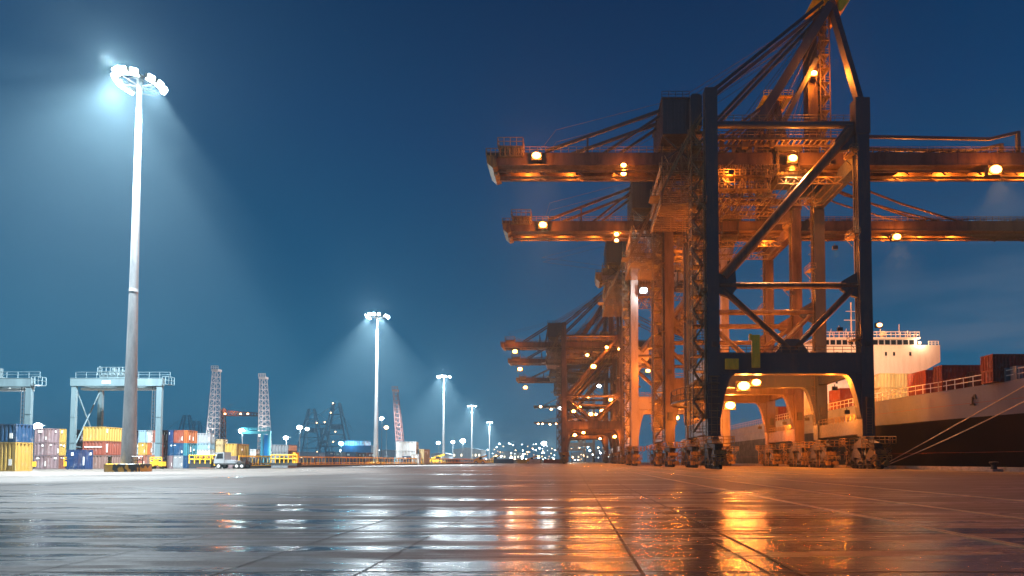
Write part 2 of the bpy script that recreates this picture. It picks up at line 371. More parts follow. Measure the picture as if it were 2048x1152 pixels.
def sts_crane(label, X0, Y0, G=29.0, D=19.0, xb=-44.0, xf=92.0, leg='grey', gird='girder', detail=2, boom_up=False, stays='bars', rz=0, group=None, lamps=True, seed=1, simple=False):
    rnd = random.Random(seed)
    root = thing('gantry_crane', label, 'crane', (X0, Y0, 0), rz, group)
    LM, GM, ST, RL = M[leg], M[gird], M['steel'], M['railing']
    def P(mb, name, mat, smooth=False): return mb.build(name, mat, root, smooth=smooth)
    # legs
    for x in (0, G):
        for y in (0, D):
            top = 73.2 if x == 0 else 71.0
            lb = MB().box(x-1.17, y-1.0, 6.2, x+1.17, y+1.0, top)
            if x: lb.box(x-1.38, y-1.12, 64.2, x+1.38, y+1.12, top+.2)
            for z in (14, 30, 43, 55): lb.box(x-1.2, y-1.03, z, x+1.2, y+1.03, z+.16)
            if detail > 1: 
                for z in (9, 24, 37, 49): lb.box(x-1.185, y-1.012, z, x+1.185, y+1.012, z+.07)
            P(lb, 'leg', LM)
            if detail > 1:
                for z in (24.5, 44.5, 60.5) if x else (33.5, 50.5):
                    pf = MB().box(x-2.5, y-1.6, z, x-1.2, y+1.6, z+.08).rail([(x-1.2,y-1.6,z+.08),(x-2.5,y-1.6,z+.08),(x-2.5,y+1.6,z+.08)], 1.15, .8, .045)
                    pf.beam((x-2.4,y-1.4,z), (x-1.2,y-1.4,z-1.3), .12).beam((x-2.4,y+1.4,z), (x-1.2,y+1.4,z-1.3), .12)
                    P(pf, 'leg_platform', RL)
                pp = MB()
                for q in (-.55, -.25, .4): pp.tube((x-1.3,y+q,9.5), (x-1.3,y+q,61), .07 if q < .3 else .12, 5)
                for z in range(12, 60, 4): pp.box(x-1.36, y-.7, z, x-1.21, y+.6, z+.12)
                P(pp, 'cable_pipes', ST)
                cl = MB()
                for q in (-.3, .3): cl.beam((x-1.75,y-.9+q,10), (x-1.75,y-.9+q,58), .07)
                for z in range(11, 58): cl.beam((x-1.75,y-1.2,z), (x-1.75,y-.6,z), .06)
                for z in range(12, 58, 2): cl.path([(x-1.75,y-1.3,z), (x-2.35,y-1.3,z), (x-2.35,y-.5,z), (x-1.75,y-.5,z)], .05)
                if x == 0 or y: P(cl, 'caged_ladder', RL)
                P(MB().box(x-.5, y-1.42, 11.5, x+.6, y-1.03, 13.4), 'junction_box', ST); P(MB().box(x-.3, y-1.3, 23, x+.5, y-1.03, 24), 'junction_box', ST)
            if not simple:
                bo = place('bogie', BG[0], root, (x, y, 0))
                for c in (-2.9, 2.9):
                    for k in (-1.35, 1.35):
                        for q in (-.55, .55): place('wheel', BG[1], bo, (0, c+k+q, .5))
                [place('buffer', q, bo) for q in BG[2]]; [place('bogie_platform', q, bo) for q in BG[3]]
            else: P(MB().box(x-.9, y-4.5, .3, x+.9, y+4.5, 3).prismx([(y-1,6.2),(y+1,6.2),(y+3.5,3),(y-3.5,3)], x-.8, x+.8), 'bogie', ST)
    # portal frames
    for y in (0, D):
        pb = MB().box(1.2, y-.9, 18.05, G-1.2, y+.9, 21.85)
        if detail: pb.box(1.2, y-1.02, 21.85, G-1.2, y+1.02, 21.97).box(1.2, y-1.02, 17.93, G-1.2, y+1.02, 18.05)
        for x in (8, 15, 22): pb.box(x, y-.93, 18.05, x+.08, y+.93, 21.85)
        P(pb, 'portal_beam', LM)
        for xa, sg in ((1.2, 1), (G-1.2, -1)):
            hb = MB(); haunch(hb, xa, sg, 17.92, 3.6, 5.0, y-.8, y+.8); P(hb, 'corner_gusset', LM)
        P(MB().tube((1.1,y,35), (G-1.1,y,35), .62, 12), 'horizontal_brace', M['grey'], True)
        P(MB().tube((2.2,y,34.2), (14.6,y,22.9), .62, 12), 'diagonal_brace', M['grey'], True)
        P(MB().tube((G-2.2,y,34.2), (15.6,y,22.9), .62, 12), 'diagonal_brace', M['grey'], True)
        P(MB().tube((2.2,y,36.6), (G-2.0,y,65.0), .98, 14), 'main_diagonal', M['grey'], True)  # on the navy crane, brown braces stand in for orange lamplight
        P(MB().prism([(1.2,33.4),(3.4,32.6),(4.6,34.2),(4.6,35.8),(4.4,38.2),(3.0,38.6),(1.2,37.0)], y-.42, y+.42), 'gusset_plate', LM)
        P(MB().prism([(G-1.2,32.6),(G-3.2,33.4),(G-4.4,34.3),(G-4.4,35.7),(G-1.2,37.6)][::-1], y-.42, y+.42), 'gusset_plate', LM)
        P(MB().prism([(11.9,21.99),(18.3,21.99),(16.4,24.6),(13.8,24.6)], y-.5, y+.5), 'gusset_plate', LM)
        P(MB().prism([(G-1.2,61.6),(G-4.6,61.0),(G-5.2,63.0),(G-3.0,66.0),(G-1.4,66.8)][::-1], y-.45, y+.45), 'gusset_plate', LM)
        P(MB().tube((1.1,y,66.4), (G-1.4,y,66.4), .66, 12), 'top_tie', LM, True)
    for x in (0, G):
        P(MB().box(x-.9, 1.0, 6.6, x+.9, D-1.0, 9.3), 'sill_beam', LM)
        P(MB().box(x-.8, 1.0, 18.4, x+.8, D-1.0, 21.4), 'side_beam', LM)
        P(MB().box(x-1.0, 1.0, 58.4, x+1.0, D-1.0, 61.45), 'girder_support', LM)
        if detail:
            x or P(MB().tube((x,1,24), (x,D-1,56), .5, 8), 'side_diagonal', LM, True)
            P(MB().rail([(x-.85,1.2,9.32),(x-.85,D-1.2,9.32)], 1.2, 1.5, .05).rail([(x+.85,1.2,9.32),(x+.85,D-1.2,9.32)], 1.2, 1.5, .05), 'sill_railing', RL)
    if detail:
        P(MB().rail([(1.3,-.85,21.98),(G-1.3,-.85,21.98)], 1.15, 1.7, .045).rail([(1.3,D-.85,21.98),(G-1.3,D-.85,21.98)], 1.15, 1.7, .045), 'portal_railing', RL)
    # girders
    xe = G+2.5 if boom_up else xf
    for k, y in enumerate((6.0, 10.4)):
        gb = MB().box(xb, y, 61.82, xe, y+1.4, 64.4).box(xb+1.5, y-.42, 61.55, xe, y+1.82, 61.82)
        if detail:
            x = xb+6
            while x < xe: gb.box(x, y-.03, 61.84, x+.1, y+1.43, 64.38); x += 7.5
        P(gb, 'girder', GM)
        if detail:
            P(MB().rail([(xb+5.5,y+.1,64.4),(xe,y+.1,64.4)], 1.25, 1.6, .045), 'girder_railing', RL)
    cb = MB(); x = xb+3
    while x < xe-1:
        cb.box(x, 7.4, 62.2, x+.5, 10.4, 64.0)
        if detail:
            for yy, e in ((7.4, 1), (10.4, -1)): cb.beam((x+.25, yy, 61.4), (x+1.6, yy+e*.3, 60.6), .14, .3)
            cb.beam((x, 7.4, 63.4), (min(x+7.5, xe-.5), 10.4, 63.4), .2)
        x += 7.5
    if detail: cb.box(xb+2, 7.1, 60.95, xe, 7.35, 61.3).box(xb+2, 10.45, 60.95, xe, 10.7, 61.3)
    P(cb, 'cross_bracing', GM)
    if boom_up:
        hx, hz = G+2.5, 63.1; a = rad(79)
        d = Vector((math.cos(a), 0, math.sin(a))); L = 58
        for y in (6.7, 11.1):
            P(MB().beam((hx, y, hz), (hx+d.x*L, y, hz+d.z*L), 1.3, 2.4), 'raised_boom', GM)
    # backreach end
    eb = MB().prism([(xb+.05,61.9),(xb-.15,63.6),(xb+1.6,63.6),(xb+2.2,61.2),(xb+1.2,60.9)], 5.4, 12.4).box(xb+1.2, 7.2, 60.5, xb+2.0, 8, 61.0)
    P(eb, 'end_buffer', M['dirty'])
    if detail:
        ec = MB().box(xb+2.2, 5.4, 63.3, xb+7.3, 11.8, 63.5)
        for i in range(9): ec.box(xb+2.4+i*.55, 5.5, 63.5, xb+2.7+i*.55, 9, 65.3)
        ec.box(xb+2.2, 5.4, 65.3, xb+7.3, 9.2, 65.5)
        ec.rail([(xb+2.2,5.4,65.5),(xb+7.3,5.4,65.5),(xb+7.3,9.2,65.5)], 1.7, 1.2, .06).rail([(xb+2.2,9.2,65.5),(xb+2.2,5.4,65.5)], 1.7, 1.2, .06)
        ec.rail([(xb-.1,5.0,63.2),(xb+7.5,5.0,63.2)], 1.5, 1.0, .06).rail([(xb-.1,5.0,63.2),(xb-.1,12.6,63.2)], 1.5, 1.2, .06)
        P(ec, 'end_platform', RL)
        uw = MB().rail([(xb+4,6,60.2),(xb+14,6,60.2)], .55, 1.0, .04)
        P(uw, 'under_walkway', RL)
    # machinery house
    mh_ = MB().box(-8.6, 3.2, 66.6, -3.4, 15.8, 73.7)
    for i in range(17): mh_.box(-8.68, 3.5+i*.72, 66.9, -8.6, 3.85+i*.72, 73.4)
    for i in range(7): mh_.box(-8.4+i*.72, 3.13, 66.9, -8.05+i*.72, 3.2, 73.4)
    mh_.box(-8.9, 2.9, 73.7, -3.2, 16.1, 73.95).rail([(-8.8,3.0,73.95),(-3.3,3.0,73.95)], 1.2, 1.4, .05)
    house = P(mh_, 'machinery_house', M['machine'])
    P(MB().box(-3.38, 1.4, 67.2, -1.2, 12, 73.2).prism([(-3.38,73.2),(-1.2,73.2),(-1.6,73.7),(-3.1,73.7)], 1.6, 11.8), 'electrical_room', M['navy'])
    hs = MB()
    for x in (-8.2, -4, -1.6):
        for y in (6.7, 11.1): hs.box(x-.25, y-.25, 64.4, x+.25, y+.25, 66.6 if x < -3 else 67.2)
    for y in (4, 9.5, 15): hs.beam((-8.4,y,66.5), (-1.2,y,60), .25); hs.beam((-1.2,y,66.9), (-8.4,y,61.5), .25)
    P(hs, 'house_support', ST)
    # apex
    ax, az, ay = G-1.6, 98.5, D/2
    for y in (0, D):
        P(MB().beam((G-.1,y,71.1), (ax, ay+(y-ay)*.16, az), 1.25, 1.25), 'apex_leg', LM)
        for q in (-.75, .75):
            P(MB().beam((.6,y+q*.5,72.6+q), (ax-1.5, ay+(y-ay)*.16, az-1.5+q), .5, .62), 'back_tie', LM)
    for y in (6.7, 11.1):
        P(MB().beam((7.4,y,64.5), (ax-.6,y,az-2.5), 1.3, 1.7), 'back_stay', LM)
        P(MB().beam((13.5,y,64.5), (G-5.2,y,84.5), .8, .9), 'inner_stay', LM)
    P(MB().box(G-6.3, ay-1.2, 64.5, G-4.3, ay+1.2, 92).prism([(G-6.3,92),(G-4.3,92),(G-1.4,98),(G-2.6,98)], ay-.9, ay+.9), 'apex_column', M['girder'] if leg == 'navy' else LM)
    at = MB().box(ax-1.4, ay-2.6, az-1, ax+1.4, ay+2.6, az+1.4)
    if detail: at.box(ax-3.6, ay-3.4, az-.4, ax+4.2, ay+3.4, az-.2).rail([(ax-3.6,ay-3.4,az-.2),(ax+4.2,ay-3.4,az-.2),(ax+4.2,ay+3.4,az-.2)], 1.3, 1.3, .06).prism([(ax+1.4,az+.2),(ax+4.2,az-.4),(ax+2.0,az-3.4),(ax+1.4,az-3.4)], ay-2.4, ay+2.4)
    P(at, 'apex_head', M['yellow'] if detail > 1 else LM)
    # ladder tower by the apex
    if detail:
        lt = MB(); x0, x1, y0, y1 = G-3.9, G-1.9, ay-1.6, ay+1.2
        for x in (x0, x1):
            for y in (y0, y1): lt.beam((x,y,61.5), (x,y,97), .2)
        z = 62.5; flip = False
        while z < 96:
            lt.box(x0, y0, z, x1, y1, z+.08); lt.rail([(x0,y0,z),(x1,y0,z)], 1.1, 1.0, .05)
            if z+3 < 96: lt.stair((x1 if flip else x0, y0+.3, z), (x0 if flip else x1, y0+.3, z+3), 1.0, .6)
            flip = not flip; z += 3
        P(lt, 'apex_stair_tower', RL)
        # stair tower on the landside front leg
        lt = MB(); x0, x1, y0, y1 = -3.75, -1.35, -.3, 2.4
        for x in (x0, x1):
            for y in (y0, y1): lt.beam((x,y,6), (x,y,67), .16)
        z = 7.0; flip = False
        while z < 65:
            lt.box(x0, y0, z, x1, y1, z+.07); lt.rail([(x0,y0,z),(x1,y0,z)], 1.1, 1.2, .045).rail([(x0,y0,z),(x0,y1,z)], 1.1, 1.3, .045)
            lt.stair((x1-.2 if flip else x0+.2, y0+.3, z), (x0+.2 if flip else x1-.2, y0+.3, z+2.9), .9, .5, .04)
            lt.tube((x0,y0,z), (x1,y0,z+2.9), .05, 4); flip = not flip; z += 2.9
        P(lt, 'leg_stair_tower', RL)
        st = MB().stair((-9.8, .4, 52.5), (-2.6, .4, 67.0), 1.0, .5, .05)
        st.box(-11.6, -.2, 52.4, -9.7, 3, 52.5).rail([(-11.6,-.2,52.5),(-9.7,-.2,52.5)], 1.1, 1.0, .05)
        P(st, 'house_stair', RL)
        sp = MB()
        for z in (51.6, 54.8, 58.0):
            [sp.box(-9.4, 1.2+i*.92, z, -1.3, 1.5+i*.92, z+.1) for i in range(15)]; sp.box(-9.4, 1.2, z-.2, -9.2, 15, z).box(-1.5, 1.2, z-.2, -1.3, 15, z)
            sp.rail([(-9.4,1.2,z),(-1.3,1.2,z)], 1.15, 1.3, .05).rail([(-9.4,1.2,z),(-9.4,15,z)], 1.15, 1.6, .05)
            for x in (-8.6, -5, -1.6): sp.beam((x,1.4,z), (x+1.6,1.4,z+3.2), .14); sp.beam((x+1.6,1.4,z), (x,1.4,z+3.2), .12)
            for x in (-9, -5.2): 
                for y in (2, 8, 14): sp.beam((x,y,z), (x,y,z+3.3), .2)
        P(sp, 'service_platform', RL)
        # clutter of conduits, grating and racks under and over the girders at the landside
        ck = MB()
        for i in range(260 if detail > 1 else 90):
            x = rnd.uniform(1.0, 14) if rnd.random() < .75 else rnd.uniform(-9, 0); y = rnd.uniform(3, 16); z = rnd.uniform(53.5, 60.8)
            if x > 8 and z < 56: continue
            k = rnd.random(); L = rnd.uniform(.8, 3.2)
            d = (L,0,0) if k < .4 else ((0,0,L*.7) if k < .62 else ((L*.7,0,L*.7*rnd.choice((-1,1))) if k < .85 else (0,L,0)))
            ck.beam((x,y,z), (x+d[0], y+d[1], z+d[2]), rnd.uniform(.1,.34))
        for z in (55.5, 58.2): ck.rail([(1.2,3,z),(12,3,z)], 1.1, 1.1, .06); ck.box(1.2, 3, z-.1, 12, 5, z)
        P(ck, 'conduits', RL)['kind'] = 'stuff'
        for x0_, x1_, z0_, z1_ in ((1.4, 13.4, 54.2, 58.4), (-9.2, -1.4, 58.6, 61.2), (14.5, G-1.4, 57.0, 58.3)):
            tm = MB()
            for y in (4.2, 13.4):
                for z in (z0_, z1_): tm.beam((x0_,y,z), (x1_,y,z), .2)
                n_ = max(3, int((x1_-x0_)/1.5)); w_ = (x1_-x0_)/n_
                for i in range(n_):
                    a_ = x0_+i*w_; tm.beam((a_,y,z0_), (a_,y,z1_), .13); tm.beam((a_,y,z0_ if i % 2 else z1_), (a_+w_,y,z1_ if i % 2 else z0_), .13)
            for i in range(n_+1): tm.beam((x0_+i*w_,4.2,z0_), (x0_+i*w_,13.4,z0_), .12)
            P(tm, 'access_truss', RL)
        for y in (4.6, 12.9):
            fc = MB()
            for i in range(26):
                x = 1.5+i*.52; dep = 2.6+.9*math.sin(i*1.7)
                fc.path([(x+.52*t/5+rnd.uniform(-.1,.1), y, 61.2-dep*4*(t/5)*(1-t/5)) for t in range(6)], .07, 4)
            P(fc, 'cable_festoon', M['rope'])
        for y in (6.7, 11.1):
            sr = MB()
            for i in range(7): sr.tube((ax-.8, y, az-2-.5*i), (3+i*2.9, y, 64.6), .055 if Y0 < 200 else .1, 4)
            for i in range(4): sr.tube((ax-1.5, y, az-3-i), (-8+i*1.6, y, 73.9 if i < 3 else 73), .05 if Y0 < 200 else .1, 4)
            P(sr, 'stay_ropes', M['rope'])
        # deck above the girders between the legs
        dk = MB().box(1.3, 3.0, 65.3, G-1.6, 3.2, 65.75).box(1.3, 5.4, 65.3, G-1.6, 5.6, 65.75)
        for i in range(24): dk.box(1.3+i*1.1, 3.2, 65.6, 1.65+i*1.1, 5.4, 65.7)
        dk.rail([(1.3,3,65.75),(G-1.6,3,65.75)], 1.2, 1.4, .05).rail([(1.3,-.1,67.1),(G-1.6,-.1,67.1)], 1.2, 1.6, .05)
        for i in range(60 if detail > 1 else 30):
            x = rnd.uniform(1.5, G-9); y = rnd.uniform(4, 15); z = rnd.uniform(64.5, 68.5); L = rnd.uniform(.5, 2.4)
            if rnd.random() < .5: dk.beam((x,y,z), (x+L,y,z+rnd.choice((0,0,L))), rnd.uniform(.1,.35))
            else: dk.box(x, y, 64.45, x+L*.6, y+L*.5, z)
        P(dk, 'machinery_deck', RL)
        # trolley and cab
        tx = 14.5
        tr = MB().box(tx, 5.4, 64.42, tx+5.5, 12.4, 65.3).box(tx+.6, 6, 59.6, tx+5, 12, 60.4)
        for x in (tx+.6, tx+4.8):
            for y in (5.5, 12.3): tr.beam((x,y,60), (x,y,65), .3)
        tr.rail([(tx,5.0,59.4),(tx+6,5.0,59.4)], 1.1, .9, .05)
        for i in range(8): tr.tube((tx+.8+i*.5, 7+(i % 3), 65.3), (tx+.8+i*.5, 7+(i % 3), 66.5), .3, 8)
        P(tr, 'trolley', ST)
        oc = MB().prism([(tx-2.6,56.8),(tx-.3,56.6),(tx-.3,59.4),(tx-3.0,59.4)], 7.2, 9.8).box(tx-3.1, 7, 59.4, tx, 10, 59.6)
        P(oc, 'operator_cab', M['machine'])
        rp = MB()
        for y in (7.6, 8.6, 9.6): rp.tube((xb+8,y,64.9), (-4,y,66), .05, 4); rp.tube((1,y,65.4), (G+2,y,65.2), .05, 4)
        for y in (6.8, 11): rp.path([(xb+11,y,65.6), (-30,y,69.6), (-8.6,y,75.2)], .05, 4); rp.tube((xb+24,y,64.6), (-8.6,y,71), .05, 4)
        P(rp, 'hoist_ropes', M['rope'])
    # backreach stays
    for y in (6.7, 11.1):
        P(MB().beam((xb+11.8,y,65.0), (-8.4,y,73.6), .42, .62), 'backreach_stay', LM)
        P(MB().beam((xb+23.5,y,64.4), (-8.7,y,72.4), .36, .5), 'backreach_strut', LM)
        if detail: P(MB().box(xb+20.3, y-.15, 64.4, xb+20.7, y+.15, 68.4), 'stay_post', LM)
    # forestays
    if not boom_up:
        for y in (6.7, 11.1):
            if stays == 'bars':
                P(MB().beam((G+1.2,y,68.2), (59,y,67.6), .45, .55).beam((59,y,67.6), (64.9,y,69), .45, .55).box(64.6, y-.3, 64.4, 65.3, y+.3, 69.2), 'fore_stay', LM)
            else:
                P(MB().path([(G+.3,y,83), (G+16,y,75.2), (G+31,y,69.3), (G+46,y,64.6)], .26, 6), 'fore_stay', LM)
                P(MB().path([(G+.3,y,79), (G+16,y,71.6), (G+29,y,67.6), (G+41,y,64.6)], .22, 6), 'fore_stay', LM)
        if detail > 1:
            bc = MB().rail([(G+1.5,6.2,64.42),(xf,6.2,64.42)], .9, 2.2, .05)
            for i in range(46):
                x = rnd.uniform(G+3, xf-12); bc.beam((x,6.6,64.7), (x+rnd.uniform(1,4),6.6,64.7+rnd.uniform(-.2,.8)), .12)
            P(bc, 'boom_cable_tray', ST)
    return root

# near crane
c1 = sts_crane('nearest dark navy gantry crane, its wide portal frame and horizontal boom reaching over the ship', 26.6, 104, 29.0, 19.0, -44, 92, 'navy', detail=2, seed=3)
tag_y = MB().box(7.1, -1.5, 19.0, 8.6, -1.06, 25.2).box(6.6, -1.5, 24.2, 7.1, -1.1, 25.4); tag_y.build('cable_cabinet', M['yellow'], c1)
MB().box(2.1, -1.45, 18.7, 4.6, -1.06, 20.7).build('control_box', M['yellow'], c1)
for x in (0, 29.0):
    lad = MB(); n = 22 if x == 0 else 14
    for q in (-.55, .55): lad.beam((x+q, -1.25, 6.5), (x+q, -1.25, 6.5+n*.5), .09)
    for i in range(n): lad.box(x-.55, -1.28, 6.8+i*.5, x+.55, -1.22, 6.87+i*.5)
    if x == 0:
        for i in range(9): lad.box(x-1.0, -1.5, 7+i*1.3, x+1.0, -1.02, 7.08+i*1.3)
    lad.build('leg_ladder', M['railing'], c1)
wk = MB()           # curved walkway wrapped round the landside legs
for i in range(8):
    a0, a1 = math.pi*(.5+i/8), math.pi*(.5+(i+1)/8)
    pts = [(-1.4+r*math.cos(a), 9.5+r*1.9*math.sin(a)) for a, r in ((a0,4.6),(a1,4.6),(a1,3.3),(a0,3.3))]
    wk.add([(x,y,13.2) for x, y in pts]+[(x,y,13.5) for x, y in pts], [(0,1,2,3),(7,6,5,4),(0,4,5,1),(2,6,7,3)])
    wk.rail([(pts[0][0],pts[0][1],13.5),(pts[1][0],pts[1][1],13.5)], 2.4, 1.5, .06)
wk.build('curved_walkway', M['steel'], c1)
c2 = sts_crane('second gantry crane, orange lit, its boom level just below the nearest crane\'s boom', 24.0, 136, 31.8, 19.0, -42.2, 115, 'grey', detail=2, stays='ropes', seed=5)
c3 = sts_crane('pale gantry crane with boom raised upright, standing behind the two dark cranes', 19.8, 175, 29.0, 19.0, -12, 60, 'pale', 'pale', detail=1, boom_up=True, seed=9)
c4 = sts_crane('front crane of the smaller far cluster, its tall brown portal frame fully in view', -4.4, 283, 30, 19, -33.5, 55, 'grey', detail=2, stays='ropes', seed=11)
c5 = sts_crane('far cluster crane whose back beam sticks out second from the top', -4.6, 330, 30, 19, -35, 55, 'grey', detail=2, stays='ropes', seed=12)
c6 = sts_crane('far cluster crane whose back beam sticks out lowest of the three', -4.6, 408, 30, 19, -38, 55, 'grey', detail=2, stays='ropes', seed=13)
c7 = sts_crane('hazy distant crane with lit beam just below the far cluster', -6, 615, 30, 19, -38, 60, 'pale', detail=0, stays='ropes', seed=14, simple=True)
c8 = sts_crane('most distant faint crane, a thin string of orange lights low over the horizon', -10, 875, 30, 19, -52, 60, 'pale', detail=0, stays='ropes', seed=15, simple=True)

# crane lamps: fixtures, and the light they give.  (crane, px, py, Y, size, glow watts, down-spot watts)
LAMPS = [(c1,1073,312,108.6,1.7,2600,70000),(c1,1247,331,109.0,1.1,1200,50000),(c1,1247,348,113.2,1.1,1200,0),(c1,1585,317,108.4,1.7,4200,120000),(c1,1580,347,113,1.2,1500,0),(c1,1990,340,108.6,2.2,4500,150000),
         (c1,1627,147,110.5,1.3,6000,0),(c1,1487,772,108,2.2,5000,0),(c1,1512,765,110,1.7,2500,0),
         (c2,1086,450,140.5,1.9,3500,70000),(c2,1233,469,141.2,1.2,1500,50000),(c2,1233,481,146,1.1,1200,0),(c2,1793,474,141,1.9,4500,120000),(c2,1460,811,142,2.4,9000,0),
         (c3,1280,702,184,1.5,6000,0),(c4,1030,703,287.5,2.4,5000,60000),(c4,1187,733,279,2.6,8000,0),(c4,1240,698,286,2.4,6000,60000),
         (c5,1040,738,334.5,2.7,5000,60000),(c6,1051,775,412,2.9,5000,60000)]
for c, px, py, Y, s, glow, down in LAMPS:
    X, Z = W(px, py, Y)
    fx = floodlight(c, X-c.location.x, Y-c.location.y, Z, s)
    bulb('sodium_glow', (X, Y-.9-s*.3, Z-.2), glow*1.1, SOD, .4)
    if down:
        spot('sodium_beam', (X, Y-.6, Z-s*.6-.3), (0,-.12,-1), down*1.05, SOD2, 88, .9, .5)
    if Z > 40: spot('sodium_flare', (X, Y-.5-s*.3, Z), (0,-1,-.5), (15000 if s > 1.4 else 6000) if Y < 200 else 14000, SOD, 150, .6, .4)
# portal-level work lamps between the rows of legs
Y0_ = lambda c: c.location.y
for c, x, y, z, s, gl in ((c3,1.8,12,40,1.3,9000),(c3,15,9,16,1.6,9000),(c3,4,-2.2,30,1.2,8000),
                    (c4,14,4,26,2.2,9000),(c4,20,6,28,2.2,9000),(c4,8,8,30,2.0,8000),(c4,15,-1.6,50,2.0,8000),(c4,5,-1.6,27,1.8,9000),(c4,24,-1.6,33,1.8,9000),(c4,12,-1.6,56,1.6,8000),(c4,22,-1.6,60,1.6,8000),(c4,26,-1.6,14,1.8,8000),(c4,10,-1.6,16,1.6,6000),(c5,14,-2,40,1.8,9000),(c5,26,-2,24,1.8,9000),(c6,22,-2,36,2,9000),(c6,6,-2,44,2,9000),(c6,25,-2,18,2,9000),(c5,22,-2,30,2.2,9000),(c5,6,-2,17,2.2,7000),(c6,14,-2,22,2.4,9000),(c7,-30,5,63,3.2,0),(c7,-18,5,60,3,0),(c7,-4,5,60.5,3,0),(c7,10,5,62,3,0),
                    (c8,-45,5,61,3.4,0),(c8,-38,5,61,3.4,0),(c8,-26,5,60,3.4,0),(c8,-16,5,61,3.4,0),(c8,-5,5,60.5,3.4,0),(c8,6,5,61,3.4,0),(c7,4,5,30,3,0),(c7,12,5,40,3,0),(c8,0,5,33,3.2,0),(c8,14,5,45,3.2,0)):
    floodlight(c, x, y, z, s)
    if gl: bulb('crane_glow', (c.location.x+x, c.location.y+y-.7-s*.3, z-.2), gl*(.9 if z > 24 and Y0_(c) > 200 else .75), SOD, .4)
# lamps added behind the frames, facing away, to light legs and girders
for c, x, y, z, gl in ((c1,24.5,1.6,60,5000),(c1,24.5,1.4,43,4500),(c1,25.2,1.5,27,4000),(c1,4.5,1.5,58,4000),(c1,4,1.5,40,3500),(c1,24,1.5,15.5,5000),(c1,5,20.6,62,6000),(c1,24,20.6,60,8000),(c1,24,20.6,40,8000),(c1,5,20.6,40,7000),(c1,20,20.6,23,7000),(c1,6,20.6,20,6000),
                       (c2,26,1.6,58,6000),(c2,26,1.6,36,6000),(c2,5,1.6,52,6000),(c2,5,1.6,30,6000),(c2,5,20.6,55,8000),(c2,5,20.6,34,8000),(c2,25,20.6,40,8000),(c2,16,20.6,17,7000),
                       (c3,4,20.6,50,9000),(c3,4,20.6,28,9000),(c1,1.8,2.2,11,3500),(c1,26.6,2.2,11,4500),(c1,1.8,20.4,11,4500),(c1,26.6,20.4,11,5500),(c2,1.8,2.2,11,5000),(c2,29.4,2.2,11,5000),(c2,1.8,20.4,11,5500),(c2,29.4,20.4,11,5500),(c1,-2.5,8,12,3500),(c1,-2.5,8,30,4000),(c1,-2.5,8,47,4000),(c2,-2.5,8,12,5000),(c2,-2.5,8,30,5000),(c2,-2.5,8,45,5000),(c3,-2.2,8,12,6000),(c3,-2.2,8,26,6000),
                       *[(c_, x, 7.55, 62.7, 6500 if x > 30 else 3200) for c_ in (c1, c2) for x in (-36,-27,-18,34,43,52,61,70,79)]):
    floodlight(c, x, y, z, .8 if z != 62.7 else .5, flip=True)
    bulb('crane_glow', (c.location.x+x, c.location.y+y+1.0, z), (gl*(.68 if z > 18 else 1.7) if z != 62.7 else gl*.95), SOD, .3)
# white lamp on the pale crane
floodlight(c3, W(1287,581,172)[0]-19.8, -3.0, W(1287,581,172)[1], 2.0, warm=False)
bulb('white_glow', (*[W(1287,581,170.5)[0], 170.5], W(1287,581,170.5)[1]), 4000, WHT, .4)
floodlight(c4, 18, -2, 40, 1.8, warm=False); floodlight(c7, -8, 5, 61, 4.0, warm=False)

